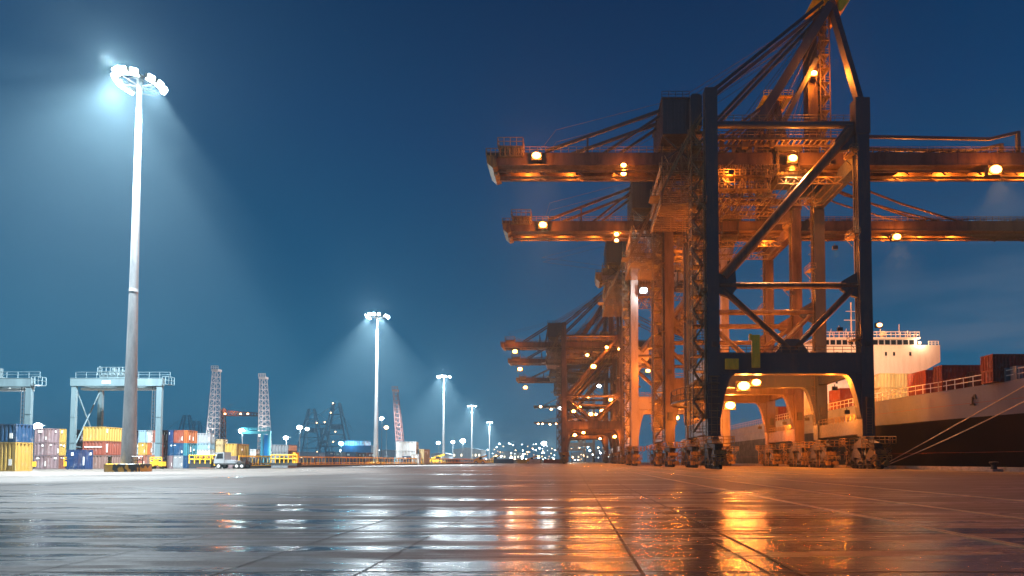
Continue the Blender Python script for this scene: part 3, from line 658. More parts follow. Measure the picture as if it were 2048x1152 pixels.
# ------------------------------------------------------------------ high masts
def mast(label, X, Y, H, r0, base='fence', n=9, power=0, tilt=(0,0,-1), ringr=3.0, size=92, nsp=3, hz=False):
    t = thing('light_mast', label, 'light mast', (X, Y, 0), 0, 'tall light masts along the yard')
    pr = [(r0,.9),(r0*.80,H*.22),(r0*.60,H*.45),(r0*.63,H*.452),(r0*.59,H*.46),(r0*.46,H*.75),(r0*.34,H-1.5)]
    MB().lathe(pr, 20).build('pole', M['mast'], t)
    br = r0*2.95
    bs = MB().lathe([(br,0),(br,1.05),(br*.97,1.12),(0.05,1.12)], 20)
    if not hz:
        for i in range(20): a = i*math.pi/10; bs.tube((br*math.cos(a),br*math.sin(a),.05), (br*math.cos(a),br*math.sin(a),1.25), .1, 6)
    bs = bs.build('base', M['hazard'] if hz else M['yellow'], t)
    if hz:
        MB().rail([(-2.4,-.6,1.12),(-1.3,-1.4,1.12)], 1.0, .5, .05).rail([(1.4,-1.2,1.12),(2.3,-.4,1.12)], 1.0, .5, .05).build('base_railing', M['steel'], t)
    hd = MB()
    for i in range(24):
        a0, a1 = i*math.pi/12, (i+1)*math.pi/12
        for q in (ringr, ringr*.55): hd.tube((q*math.cos(a0),q*math.sin(a0),H-.6), (q*math.cos(a1),q*math.sin(a1),H-.6), .09, 4)
    for i in range(6): a = i*math.pi/3; hd.beam((0,0,H-1.0), (ringr*math.cos(a),ringr*math.sin(a),H-.6), .16)
    hd.tube((0,0,H-1.6), (0,0,H+.6), r0*.45, 10)
    hd.build('head_ring', M['steel'], t)
    for i in range(n):
        a = (0, math.pi, -math.pi/2)[i//3] + (i % 3-1)*.46
        cx, cy = ringr*math.cos(a), ringr*math.sin(a); ox, oy = math.cos(a), math.sin(a)
        f = MB().beam((cx-ox*.3,cy-oy*.3,H-.35), (cx+ox*.45,cy+oy*.45,H-.55), .9, .75).build('floodlight', M['steel'], t)
        MB().beam((cx+ox*.46,cy+oy*.46,H-.56), (cx+ox*.62,cy+oy*.62,H-.64), .8, .66).beam((cx,cy,H-.88), (cx+ox*.4,cy+oy*.4,H-.98), .9, .2).build('lens', M['lampwhite'], f)
    spot('mast_flare', (X, Y-ringr-1.2, H-.8), (-X*.6, -Y, -H*.9), power*(.05 if hz else .008), WHT, 130, .7, .6)
    bulb('mast_glow', (X, Y-ringr-1.4, H-.9), power*.03, WHT, .6)
    for i in range(nsp):
        a = -math.pi/2 + (i-(nsp-1)/2)*1.25
        q = ringr+.75
        spot('mast_beam', (X+q*math.cos(a), Y+q*math.sin(a), H-1.5), tilt[i] if isinstance(tilt, list) else tilt, power/nsp, WHT, size, .3, .5).data.energy *= (1.25,1.2,.55)[i] if isinstance(tilt, list) else 1
    return t
X, Z = W(275, 160, 78); mast('tallest nearest light mast, left of the frame, on a blotchy yellow and black round base', -62.9, 78, Z, .9, hz=True, power=1500000, tilt=[(-.32,.22,-1),(-.2,-.02,-1),(-.12,-.36,-1)], ringr=2.5, size=96, nsp=3)
for px, py, Y, lab, pw in ((755,630,204,'second light mast, standing behind the yellow guard rail on a yellow ring base',1500000),(888,752,348,'third light mast, between the white cabin and the far cranes',1500000),
                       (944,811,534,'fourth light mast, second smallest of the row towards the horizon',1500000),(979,844,757,'fifth and smallest light mast of the row, nearest the horizon',1500000)):
    X, Z = W(px, py, Y)
    mast(lab, X, Y, Z, .95, n=9, power=pw, size=92, nsp=2, ringr=3.6)

# ------------------------------------------------------------------ containers
def corrug(mb, axis, c, a0, a1, z0, z1, out, pitch=.56, dep=.13):
    n = max(3, int((a1-a0)/pitch)); p = (a1-a0)/n
    prof = []
    for i in range(n):
        s = a0+i*p; prof += [(s, 0), (s+.3*p, 0), (s+.45*p, dep), (s+.85*p, dep)]
    prof.append((a1, 0))
    vs = []
    for s, d in prof:
        q = c + out*(-dep + d - .0)
        for z in (z0, z1): vs.append((s, q, z) if axis == 'x' else (q, s, z))
    fs = []
    for i in range(len(prof)-1):
        f = (2*i, 2*i+2, 2*i+3, 2*i+1)
        fs.append(f if (axis == 'x') == (out < 0) else f[::-1])
    mb.add(vs, fs)
def container(label, x0, y0, z0, w, d, h, col, doors=None, group='stacked shipping containers', marks=None, name='shipping_container', rz=0):
    # origin at the near (front left) bottom corner; front face looks to -Y
    mb = MB(); p = .16
    for x in (0, w-p):
        for y in (0, d-p): mb.box(x, y, 0, x+p, y+p, h)
    for z in (0, h-p):
        mb.box(p, .01, z+.01, w-p, p, z+p-.01).box(p, d-p, z+.01, w-p, d-.01, z+p-.01).box(.01, p, z+.01, p, d-p, z+p-.01).box(w-p, p, z+.01, w-.01, d-p, z+p-.01)
    mb.box(p, p, h-.09, w-p, d-p, h-.05).box(p, p, .05, w-p, d-p, .09)
    if doors != 'front': corrug(mb, 'x', .02, p, w-p, p, h-p, -1)
    corrug(mb, 'x', d-.02, p, w-p, p, h-p, 1)
    corrug(mb, 'y', .02, p, d-p, p, h-p, -1)
    if doors != 'side': corrug(mb, 'y', w-.02, p, d-p, p, h-p, 1)
    o = mb.build(name, M['c_'+col]); o.location = (x0, y0, z0); o.rotation_euler = (0,0,rz)
    tag(o, label, 'container', group)
    if doors:
        L = w if doors == 'front' else d
        for k in range(2):
            db = MB(); a = p+.02+k*(L-2*p)/2; e = a+(L-2*p)/2-.04
            def bx(u0, q0, z0_, u1, q1, z1_):
                if doors == 'front': db.box(u0, .10-q1, z0_, u1, .10-q0, z1_)
                else: db.box(w-.10+q0, u0, z0_, w-.10+q1, u1, z1_)
            bx(a, 0, p+.02, e, .05, h-p-.02)
            for f in (.25, .75): u = a+(e-a)*f; bx(u-.035, .05, .1, u+.035, .13, h-.1)
            for f in (.12, .5, .88): bx(a+.03, .05, h*f-.05, e-.03, .08, h*f+.05)
            db.build('door', M['c_'+col], o)
    if marks:
        mk = MB()
        for (u0, v0, u1, v1, face) in marks:
            if face == 'front': mk.box(u0*w, -.035, v0*h, u1*w, -.0, v1*h)
            else: mk.box(w, u0*d, v0*h, w+.035, u1*d, v1*h)
        mk.build('marking', M['white'], o)
    return o
def stack(pxl, pxc, pxr, Y, tiers, where, doors=None, marks=None):
    """tiers: (colour key, top px, bottom px, words) from the ground up"""
    X0, X1 = WX(pxl, Y), WX(pxc, Y)
    d = 2.44
    if pxr > pxc+2 and X1 < 0: d = min(12.2, max(1.5, X1*F/(pxr-CX)-Y))
    z = 0
    for i, (col, top, bot, wd) in enumerate(tiers):
        h = W(pxl, top, Y)[1]-z-.03
        container(wd+' '+where, X0, Y, z, X1-X0, d, h, col, doors[i] if doors else None, marks=marks[i] if marks else [m_ for m_ in [(a_, .62+.2*R.random(), a_+R.uniform(.08,.3), .86, R.choice(('front','side'))) for a_ in (R.uniform(.08,.3), R.uniform(.5,.65))] if R.random() < .75]+[(.86,.2,.93,.2+R.uniform(.2,.5),R.choice(('front','side')))])
        z += h+.03
S = stack
S(-60,31,66,80,[('yellow',884,941,'tall yellow container under the dark blue one'),('blue',847,884,'dark blue container on top of the tall yellow one')],'at the far left edge')
S(68,94,95,104,[('mauve',911,938,'mauve container, bottom'),('mauve',885,911,'mauve container, middle'),('mauve',856,885,'mauve grey container, top')],'of the stack right beside the tall yellow one')
S(96,118,126,107,[('brown',911,937,'brown container, bottom'),('yellow',885,911,'scuffed yellow container, middle'),('yellow',857,885,'scuffed yellow container, top')],'of the stack left of the gantry\'s near leg',['front']*3)
S(138,152,153,116,[('dusty',911,935,'dusty container, bottom'),('salmon',886,911,'salmon container, middle'),('mauve',859,886,'pinkish container, top')],'of the narrow stack just inside the gantry\'s leg')
S(153,165,166,116.4,[('salmon',911,935,'salmon container, bottom'),('salmon',886,911,'salmon red container, middle'),('mauve',859,886,'pale pink container, top')],'of the stack touching the yellow topped stack')
S(134,172,175,100,[('navy',899,938,'single navy blue container with door bars standing alone')],'in front of the gantry crane',['front'])
S(165,208,250,106,[('dusty',910,938,'faded pink container, bottom'),('brick',882,910,'brick red container with black marks, middle'),('yellow',853,882,'bright yellow container, top')],'of the big stack under the gantry crane',marks=[[(.1,.3,.25,.75,'front')],[(.08,.55,.9,.62,'front'),(.1,.2,.16,.8,'side')],[(.1,.6,.14,.85,'side')]])
S(252,262,263,112,[('dusty',910,936,'dusty pink container, bottom'),('paleblue',885,910,'pale blue container, middle'),('navy',860,885,'navy container, top')],'of the stack left of the tall mast\'s pole')
S(276,290,291,112,[('salmon',910,936,'salmon container, bottom'),('yellow',885,910,'mottled yellow container, middle'),('paleblue',860,885,'pale blue container, top')],'of the stack right of the tall mast\'s pole')
S(291,304,305,112.6,[('dusty',910,936,'dusty brown container, bottom'),('orange',885,910,'orange container, middle'),('white',860,885,'whitish container, top')],'of the stack left of the gantry\'s right leg',['front']*3)
S(304,317,318,112.2,[('salmon',910,936,'salmon container, bottom'),('grey',885,910,'grey container, middle'),('brick',860,885,'brick container, top')],'of the stack hidden partly by the gantry\'s right leg')
S(318,334,335,112.8,[('salmon',911,936,'salmon pink container, bottom'),('brick',886,911,'red container, middle'),('brown',860,886,'dark brown container, top')],'of the stack right of the gantry\'s right leg')
S(335,345,346,112.1,[('mauve',911,936,'grey mauve container, bottom'),('blue',886,911,'scuffed blue container, middle'),('navy',860,886,'scuffed navy container, top')],'of the second stack right of the gantry',['front']*3)
S(346,366,367,112.5,[('grey',911,936,'grey container, bottom'),('blue',886,911,'blue container, middle'),('brick',860,886,'red container with door bars, top')],'of the stack left of the orange topped stack',['front']*3)
S(367,374,394,112,[('blue',911,936,'dark blue container, bottom'),('teal',886,911,'teal blue container, middle'),('orange',860,886,'bright orange container, top')],'of the orange topped stack',marks=[[],[(.3,.3,.4,.7,'side'),(.6,.4,.75,.55,'side')],[(.2,.25,.26,.6,'side'),(.55,.2,.62,.5,'side')]])
S(394,420,424,115,[('salmon',912,933,'faded red container, bottom'),('white',899,912,'low white container, second'),('paleblue',886,899,'pale blue container, third'),('grey',866,886,'light grey container, top')],'of the stack behind the pale truck')
S(424,446,450,117,[('white',905,931,'cream white container, bottom'),('tan',889,905,'tan container, middle'),('tan',878,889,'low cream container, top')],'of the stack left of the orange yellow one')
S(450,473,498,114.5,[('mauve',912,933,'mauve container, bottom'),('yellow',887,912,'orange yellow container, top')],'of the low stack beside the lattice boom',['front',None],marks=[[],[(.4,.45,.5,.6,'side')]])
S(500,512,520,118,[('white',898,930,'small white container')],'standing right of the orange yellow stack')
S(543,576,594,119,[('grey',903,931,'grey container, bottom'),('grey',889,903,'dark grey container, top')],'of the two tier stack under the small lamp',marks=[[(.05,.2,.95,.8,'side')],[(.05,.15,.95,.9,'side')]])
S(792,832,837,214,[('white',901,926,'white cabin container, bottom'),('white',883,901,'white cabin container, top')],'of the pair right of the second mast',marks=None)
S(838,848,860,216,[('tan',898,927,'cream yellow container')],'right of the white cabins')
S(805,820,821,209,[('blue',912,927,'bright blue container')],'at the foot of the white cabins')
S(822,838,839,210,[('white',908,928,'pale container')],'between the blue one and the cream one')
S(650,668,669,260,[('navy',903,927,'dark blue grey container')],'left end of the row below the blue shed')
S(669,690,691,262,[('grey',904,927,'slate grey container')],'second in the row below the blue shed')
S(691,712,713,258,[('navy',904,927,'dark navy container')],'third in the row below the blue shed')
S(713,733,734,264,[('brown',905,927,'dull brown container')],'fourth in the row below the blue shed')
S(734,750,751,260,[('brick',905,927,'rust red container')],'right end of the row below the blue shed')
# far row towards the horizon
fr = random.Random(21)
for i in range(26):
    Y = fr.uniform(300, 560); px = fr.uniform(880, 1105)
    col = fr.choice(['tan','white','grey','paleblue','brick','yellow','blue'])
    container('tiny distant container among the lights at the foot of the far cranes', WX(px, Y), Y, 0, fr.choice((6,12)), 2.44, 2.6, col, group='tiny distant containers')

# ------------------------------------------------------------------ yard gantry cranes
def rtg(label, X, Y, span, D, H, group='pale yard gantry cranes'):
    t = thing('yard_gantry', label, 'gantry crane', (X, Y, 0), 0, group)
    for x, y in ((0,0), (0,D), (span,0)):          # a rigid pair of legs on one side, a single pinned leg on the other
        w_ = .44 if x == 0 else .5
        MB().box(x-w_, y-.25, 1.4, x+w_, y+.25, H-1.55).box(x-w_-.03, y-.33, 5, x+w_+.03, y+.33, 5.1).box(x-w_-.03, y-.33, 10, x+w_+.03, y+.33, 10.08).build('leg', M['rtg'], t)
        w = MB().box(x-1.2, y-.5, .5, x+1.2, y+.5, 1.38).rail([(x-1.1,y-.55,1.4),(x+1.1,y-.55,1.4)], .8, .7, .05).box(x-.3, y-.8, .7, x+.5, y-.5, 1.6).build('wheel_frame', M['yellow'], t)
        for q in (-.8, .8): MB().tube((x+q-.25,y,.45), (x+q+.25,y,.45), .45, 12).build('wheel', M['black'], w)
    MB().box(-.35, .4, 1.45, .35, D-.4, 2.2).build('sill_beam', M['rtg'], t)
    MB().box(-.55, -.4, H-1.55, span+.6, .4, H-.08).box(-.6, -.45, H-.08, span+.65, .45, H).build('main_beam', M['rtg'], t)
    MB().beam((-.3,D,H-.8), (span-.4,1.0,H-.8), .7, 1.5).build('rear_beam', M['rtg'], t)
    MB().rail([(.5,-.4,H),(span+2.2,-.4,H)], 1.1, 2.0, .035).build('beam_railing', M['rtg'], t)
    MB().box(-.4, .42, H-1.4, .4, D-.4, H-.3).build('cross_beam', M['rtg'], t)
    for a, b in (((0,.4,H-2.2),(0,D-.4,4.4)), ((0,D-.4,H-2.2),(0,.4,4.4)), ((0,.4,4.2),(0,D-.4,4.2))):
        MB().tube(a, b, .13, 6).build('side_brace', M['rtg'], t)
    tr = MB().box(span*.3, -.2, H+.05, span*.6, 2.6, H+.45)
    for i in range(8): x = span*.31+i*.6; tr.box(x, .2+(i % 3)*.7, H+.45, x+.42, 1.0+(i % 3)*.7, H+1.0+(i % 4)*.35)
    tr.rail([(span*.28,-.3,H+.45),(span*.62,-.3,H+.45)], 1.6, .8, .06).tube((span*.29,0,H), (span*.29,0,H+2.4), .1, 6).tube((span*.47,1,H), (span*.47,1,H+2.2), .08, 6)
    tr.build('trolley', M['rtg'], t)
    MB().box(span+.75, -.5, H-1.3, span+2.0, 1.0, H-1.2).rail([(span+.75,-.5,H-1.2),(span+2.0,-.5,H-1.2),(span+2.0,1.0,H-1.2)], 1.4, .8, .05).build('access_platform', M['rtg'], t)
    MB().box(span*.34, -.44, H-1.1, span*.44, -.405, H-.55).build('number_plate', M['white'], t)
    ld = MB()
    for q in (-.25, .25): ld.tube((span-1.3+q,.1,3), (span-1.3+q,.1,H-1.6), .06, 4)
    for i in range(17): ld.beam((span-1.55,.1,3.2+i*.7), (span-1.05,.1,3.2+i*.7), .08)
    ld.build('ladder', M['steel'], t)
    ub = MB().box(.6, .6, H-2.2, span-.7, 1.6, H-1.75)
    for i in range(7): ub.beam((.8+i*2.2,.5,H-2.2), (2.4+i*2.2,1.7,H-1.6), .15)
    ub.build('cable_tray', M['white'], t)
    return t
rtg('pale blue yard gantry crane spanning the big stack, fully in view', -96.8, 106.5, 16.6, 6, 17.6)
rtg('pale yard gantry crane cut off by the left edge, only its right leg showing', -115.5, 100, 16.4, 6, 16.6)

# ------------------------------------------------------------------ guard rail, tractor, yard vehicles
P0, P1 = Vector((WX(478,112),112,0)), Vector((WX(1075,520),520,0))
t = thing('guard_rail', 'long yellow guard rail on a dark kerb running across the yard to the far cranes', 'guard rail')
kb = MB().beam(P0+Vector((-.2,-.9,.24)), P1+Vector((0,-.9,.24)), 1.0, .48)
kb.build('kerb', M['joint'], t)
MB().beam(P0+Vector((-.2,-.95,.55)), P1+Vector((0,-.95,.55)), .9, .12).build('kerb_plate', M['yellow'], t)
gr = MB(); n = 150
for i in range(n+1):
    p = P0.lerp(P1, (i/n)**1.5); gr.tube(p+Vector((0,0,.6)), p+Vector((0,0,2.5)), .075, 5)
for z, q in ((.98,.2), (2.5,.3)): gr.beam(P0+Vector((0,0,z)), P1+Vector((0,0,z)), .16, q)
gr.build('railing', M['yellow'], t)
gw = MB(); gw.beam(P0+Vector((0,.35,2.2)), P1+Vector((0,.35,2.2)), .08, .1)
for i in range(420):
    p = P0.lerp(P1, (i/420)**1.5)+Vector((0,.35,0)); gw.beam(p+Vector((0,0,.3)), p+Vector((R.uniform(-.25,.25),0,2.25)), .09 if i % 5 else .3)
gw.build('inner_bars', M['steel'], t)
def wheel_at(parent, x, y, z, r, w=.5):
    wb = MB().tube((x,y-w/2,z), (x,y+w/2,z), r, 14).build('wheel', M['black'], parent)
    MB().tube((x,y-w/2-.02,z), (x,y-w/2+.05,z), r*.55, 10).build('rim', M['white'], wb)
def tractor(label, X, Y, col, rz=0, trailer=True, group='yard trucks'):
    t = thing('yard_truck', label, 'truck', (X, Y, 0), rz, group)
    MB().box(.2, 0, .75, 6.2, 2.4, 1.05).build('chassis', M['black'], t)
    cb = MB().prism([(0,1.05),(.1,1.9),(.7,3.15),(2.0,3.25),(2.1,1.05)], .1, 2.3).prism([(2.1,1.05),(2.1,1.75),(4.0,1.6),(4.2,1.05)], .2, 2.2).build('cab', M[col], t)
    MB().prism([(.42,2.0),(.8,2.95),(1.8,3.0),(1.85,2.0)], .05, .09).build('window', M['darkglass'], cb)
    for x in (1.0, 4.6, 5.6): wheel_at(t, x, .25, .52, .52); wheel_at(t, x, 2.15, .52, .52)
    MB().box(-.1, .3, .6, .15, 2.1, 1.0).build('bumper', M['yellow'], t)
    MB().box(4.4, .4, 1.1, 6.0, 2.0, 1.4).build('fifth_wheel', M['steel'], t)
    return t
tractor('pale grey yard truck at the left end of the guard rail', WX(437,110), 108.5, 'c_grey')
# dark generator set with yellow frame, at the left of the truck
t = thing('generator_set', 'dark generator set in a yellow tube frame beside the pale grey truck', 'generator', (WX(393,110), 108, 0))
MB().box(0, 0, .2, 4.2, 2.0, 1.0).build('skid', M['black'], t)
gb = MB()
for i in range(7): gb.tube((.5+i*.55,.2,1.25), (.5+i*.55,1.8,1.25), .24+.05*(i % 3), 8); gb.box(.3+i*.55, .3, 1.0, .65+i*.55, 1.6, 1.9+.25*(i % 2))
gb.build('engine', M['steel'], t)
MB().rail([(0,-.05,1.0),(4.2,-.05,1.0)], 1.6, 1.05, .07).rail([(0,2.05,1.0),(4.2,2.05,1.0)], 1.6, 1.05, .07).build('tube_frame', M['yellow'], t)
# yellow winch machine midway on the guard rail
xx = WX(570,112)
t = thing('winch_machine', 'dark winch machine with yellow frame standing on the guard rail kerb', 'machine', (xx, 110.2, 0))
MB().box(-1.8, 0, .6, 3.4, 1.8, 1.1).box(-1.2, .2, 1.1, 2.4, 1.6, 2.0).tube((0,.1,1.9), (0,1.7,1.9), .55, 10).build('winch_body', M['black'], t)
MB().rail([(-1.8,-.05,1.1),(3.4,-.05,1.1)], 1.6, .9, .07).box(2.5, .1, 1.1, 3.0, 1.5, 3.2).build('frame', M['yellow'], t)
# yellow trucks and fork lifts far off
def forklift(label, X, Y, col='yellow', s=1.0):
    t = thing('reach_truck', label, 'truck', (X, Y, 0), 0, 'yellow handling trucks'); t.scale = (s,s,s)
    MB().prism([(0,.7),(0,2.0),(1.4,2.3),(5.2,2.1),(5.8,.7)], 0, 2.6).build('body', M[col], t)
    c = MB().prism([(2.6,2.2),(2.8,3.6),(4.1,3.6),(4.4,2.2)], .4, 2.2).build('cab', M['darkglass'], t)
    MB().box(2.7, .35, 3.6, 4.2, 2.25, 3.75).build('roof', M[col], c)
    MB().beam((.6,1.3,2.4), (6.6,1.3,4.4), .6, .7).build('boom', M[col], t)
    for x in (1.1, 4.7): wheel_at(t, x, .1, .75, .75); wheel_at(t, x, 2.5, .75, .75)
    return t
forklift('yellow reach truck just right of the third light mast', WX(948,290), 290)
forklift('yellow reach truck by the foot of the fourth mast', WX(978,400), 400, s=1.3)
forklift('small yellow reach truck left of the far crane legs', WX(1052,330), 330)
forklift('yellow reach truck left of the third light mast\'s base', WX(858,240), 240)

# ------------------------------------------------------------------ lattice booms, sheds and distant cranes on the left
def lattice(mb, p0, p1, w0, w1, r=.14, seg=16):
    p0 = Vector(p0); p1 = Vector(p1)
    def ring(t):
        c = p0.lerp(p1, t); w = (w0+(w1-w0)*t)/2
        return [c+Vector((sx*w, sy*w, 0)) for sx, sy in ((-1,-1),(1,-1),(1,1),(-1,1))]
    rings = [ring(i/seg) for i in range(seg+1)]
    for i in range(seg):
        a, b = rings[i], rings[i+1]
        for k in range(4):
            mb.tube(a[k], b[k], r, 4); mb.tube(a[k], a[(k+1) % 4], r*.7, 4)
            mb.tube(a[k], b[(k+1) % 4], r*.65, 4)
    return mb
def boom_tower(label, pxb, pxt, pyt, Y, w0, w1, col='lattice'):
    xb = WX(pxb, Y); xt, zt = W(pxt, pyt, Y)
    t = thing('lattice_boom', label, 'lattice boom', (xb, Y, 0), 0, 'pale lattice booms rising from the yard')
    lattice(MB(), (0,0,3), (xt-xb,0,zt), w0, w1, .12, 15).build('lattice', M[col], t)
    cg = MB().box(-w0*.8, -w0*.8, 0, w0*.8, w0*.8, 3).build('carriage', M['teal'], t)
    f = MB().box(-.6, -w0*.8-1.4, 2.6, .6, -w0*.8-.2, 3.4).build('floodlight', M['steel'], cg)  # fixture and spot added to brighten the boom from below
    spot('boom_fill_light', (xb, Y-w0*.8-2.2, 4.2), (xt-xb, w0*.8+2, zt*.75), 22000, (1.0,.93,.86), 46, .8, .3)
    MB().box(xt-xb-w1*.7, -w1*.6, zt, xt-xb+w1*.7, w1*.6, zt+.8).rail([(xt-xb-w1*.7,-w1*.6,zt+.8),(xt-xb+w1*.7,-w1*.6,zt+.8)], 1.2, 1, .08).build('head', M[col], t)
    return t
boom_tower('tall pale lattice boom leaning right, left one of the two tallest', 424, 433, 743, 210, 3.5, 1.9)
boom_tower('tall pale lattice boom above the blue gantry, upright with tapering top', 530, 527, 758, 215, 3.7, 1.9)
boom_tower('thin reddish lattice boom leaning left above the white cabins', 803, 791, 783, 230, 2.8, 1.7, 'redlattice')
# harbour crane with a horizontal jib, orange lit
Y = 230
t = thing('jib_crane', 'orange lit lattice crane with a horizontal jib between the two tall lattice booms', 'crane', (WX(444,Y), Y, 0))
zj = W(444,831,Y)[1]; L = WX(517,Y)-WX(446,Y)
lattice(MB(), (0,0,0), (0,0,zj+3), 2.0, 1.4, .2, 12).build('tower', M['girder'], t)
jb = MB()
for yy in (-.7,.7): jb.beam((0,yy,zj), (L,yy,zj-.2), .25)
for i in range(12): jb.tube((L*i/12,0,zj+1.8-.06*i), (L*(i+.5)/12,.7,zj), .12, 4); jb.tube((L*(i+.5)/12,-.7,zj), (L*(i+1)/12,0,zj+1.8-.06*i), .12, 4)
jb.tube((0,0,zj+2), (L,0,zj+1), .16, 4); jb.build('jib', M['girder'], t)
for x in (1.5, 8, 11): 
    f = MB().box(x-.5, -.9, zj+.3, x+.5, -.4, zj+1).build('floodlight', M['steel'], t); MB().box(x-.35, -1.0, zj+.4, x+.35, -.91, zj+.9).build('lens', M['lampsmallwarm'], f)
bulb('jib_glow', (WX(444,Y)+4, Y-3, zj+4), 5000, SOD, .4)
# blue lit transfer gantry
Y = 170
t = thing('blue_gantry', 'small blue lit gantry arm reaching left from the upright lattice boom', 'gantry', (WX(483,Y), Y, 0))
L = WX(541,Y)-WX(483,Y); zt = W(500,862,Y)[1]
MB().box(0, -.4, zt-.9, L, .4, zt).rail([(0,-.4,zt),(L,-.4,zt)], .9, 1, .06).build('arm', M['teal'], t)
for x in (L-.4, L-2.6): MB().box(x-.3, -.35, 0, x+.3, .35, zt-.9).build('leg', M['teal'], t)
MB().box(L-2.2, .2, 3, L-.8, .6, zt-1.2).build('panel', M['blueshed'], t)
bulb('teal_glow', (WX(486,Y), Y-2.2, zt+.8), 1500, (.45,.95,1.0), .3)
bulb('teal_glow', (WX(533,Y), Y-4, 5), 900, (.25,.75,1.0), .3)
# blue shed
Y = 285
X0, X1 = WX(682,Y), WX(742,Y); h = W(700,891,Y)[1]
t = thing('blue_shed', 'blue shed with a glowing cyan upper floor beyond the guard rail', 'shed', (X0, Y, 0))
MB().box(0, 0, 0, X1-X0, 12, h).build('wall', M['blueshed'], t)
ul = MB().box(1.5, .5, h, (X1-X0)*.75, 10, h+2.3).build('upper_floor', M['shedglow'], t)
MB().box(1.2, .2, h+2.3, (X1-X0)*.77, 10.3, h+2.6).build('roof', M['blueshed'], ul)
mf = MB()
for i in range(9): x = 1.5+i*1.3; mf.box(x, .42, h, x+.12, .5, h+2.3)
mf.build('mullions', M['blueshed'], ul)
bulb('cyan_glow', (X0+5, Y-3, h+1.5), 1500, (.2,.7,1.0), .4)
# hazy cranes on the far basin
def far_crane(label, px, pyt, Y, lean=1, lit=False):
    x, z = W(px, pyt, Y)
    t = thing('distant_crane', label, 'crane', (WX(px,Y), Y, 0), 0, 'hazy distant harbour cranes')
    fr_ = MB(); s = z/60
    for e in (-1, 1):
        for yy in (-8*s, 8*s): fr_.beam((e*16*s, yy, 0), (e*3*s, yy*.2, z), 1.2*s)
    for q in (.25, .45, .62, .8): w_ = (16-13*q)*s; fr_.beam((-w_,-8*s*(1-.8*q),z*q), (w_,-8*s*(1-.8*q),z*q), .9*s); fr_.beam((-w_,-8*s*(1-.8*q),z*q), (w_*.9,-8*s*(1-.8*q),z*min(1,q+.17)), .5*s)
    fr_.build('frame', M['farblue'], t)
    bm = MB()
    lattice(bm, (lean*-4*s, 0, z*.62), (lean*-30*s, 0, z*.66), 3*s, 2*s, .3*s, 8)
    bm.tube((0,0,z), (lean*-29*s,0,z*.66), .25*s, 4).tube((0,0,z*.95), (lean*18*s,0,z*.5), .25*s, 4)
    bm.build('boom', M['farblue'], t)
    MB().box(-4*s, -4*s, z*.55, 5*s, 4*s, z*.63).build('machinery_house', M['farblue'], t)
    if lit:
        for (u, q) in ((0,.98),(-8,.66),(-16,.65),(-2,.82),(3,.5),(1,.33)):
            f = MB().box(lean*u*s-1.9, -9*s, z*q-1.9, lean*u*s+1.9, -8*s, z*q+1.9).build('floodlight', M['steel'], t)
            MB().box(lean*u*s-1.8, -9*s-.2, z*q-1.6, lean*u*s+1.8, -9*s-.01, z*q+1.6).build('lens', M['lampsmallwarm'], f)
    return t
far_crane('hazy distant crane with sparkling orange lights up its tall frame', 672, 806, 1750, 1, True)
far_crane('faint unlit crane silhouette left of the sparkling one', 622, 818, 1960, -1)
far_crane('faint crane silhouette above the orange topped stack', 372, 830, 1900, 1)
far_crane('low dark crane silhouette beside the sparkling one', 648, 856, 1700, 1)
far_crane('faint crane silhouette above the pale stack behind the grey truck', 392, 842, 1950, -1)
# warehouses far behind
def warehouse(label, px0, px1, py, Y, col='farblue'):
    X0, X1 = WX(px0,Y), WX(px1,Y); h = W(px0,py,Y)[1]
    t = thing('warehouse', label, 'warehouse', (X0, Y, 0), 0, 'far warehouses')
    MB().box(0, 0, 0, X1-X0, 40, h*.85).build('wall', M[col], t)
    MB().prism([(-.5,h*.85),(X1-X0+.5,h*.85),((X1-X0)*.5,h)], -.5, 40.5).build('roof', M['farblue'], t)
    wn = MB()
    for i in range(8):
        if R.random() < .5: x = (X1-X0)*(i+.3)/8; wn.box(x, -.1, h*.4, x+(X1-X0)*.05, -.02, h*.55)
    if wn.v: wn.build('window', M['window_lit'], t)
for a in (('long grey blue warehouse behind the low grey container pair',575,640,903,420),('dark warehouse behind the row below the blue shed',745,800,899,480),('low warehouse left of the third mast',862,884,905,460),
          ('hazy warehouse block beyond the fourth mast',905,962,895,700),('hazy warehouse between the fifth mast and the far cranes',985,1040,902,900),('hazy low block seen beneath the far crane\'s portal',1142,1190,903,1100),('hazy taller block at right in the far crane\'s portal',1190,1232,896,1200),
          ('long pale shed beyond the containers at the lattice booms',452,560,908,500)): warehouse(*a)

# ------------------------------------------------------------------ small yard lamps
def lamp_post(label, px, py, Y, s=1.0, mat='lampsmall', glow=0, col=WHT, arm=False, group='small distant yard lamps', lens=1.0):
    X, Z = W(px, py, Y)
    t = thing('yard_lamp', label, 'lamp', (X, Y, 0), 0, group)
    MB().tube((0,0,0), (0,0,Z+.2), .16*s, 6, .1*s).beam((-1.6*s,0,Z+.25), (1.6*s,0,Z+.25), .12*s).build('post', M['mast'], t)
    MB().prism([(.8*lens*math.cos(2*math.pi*i/10), Z+.6*lens*math.sin(2*math.pi*i/10)) for i in range(10)], -.5, -.25).build('lens', M[mat], t)
    if glow: bulb('yard_glow', (X, Y-1.6, Z-.3), glow, col, .3)
    return t
lamp_post('bright bluish white lamp behind the mauve stack, at the far left', 79, 853, 118, .8, glow=4500, lens=1.2)
lamp_post('pale green white lamp at the tip of the blue gantry arm', 485, 862, 175, glow=1500, lens=1.2)
lamp_post('low white lamp above the grey two tier stack', 573, 876, 190, glow=2500, lens=1.0)
lamp_post('white lamp on a tall post left of the hazy dark cranes', 600, 855, 230, glow=4500, lens=1.4)
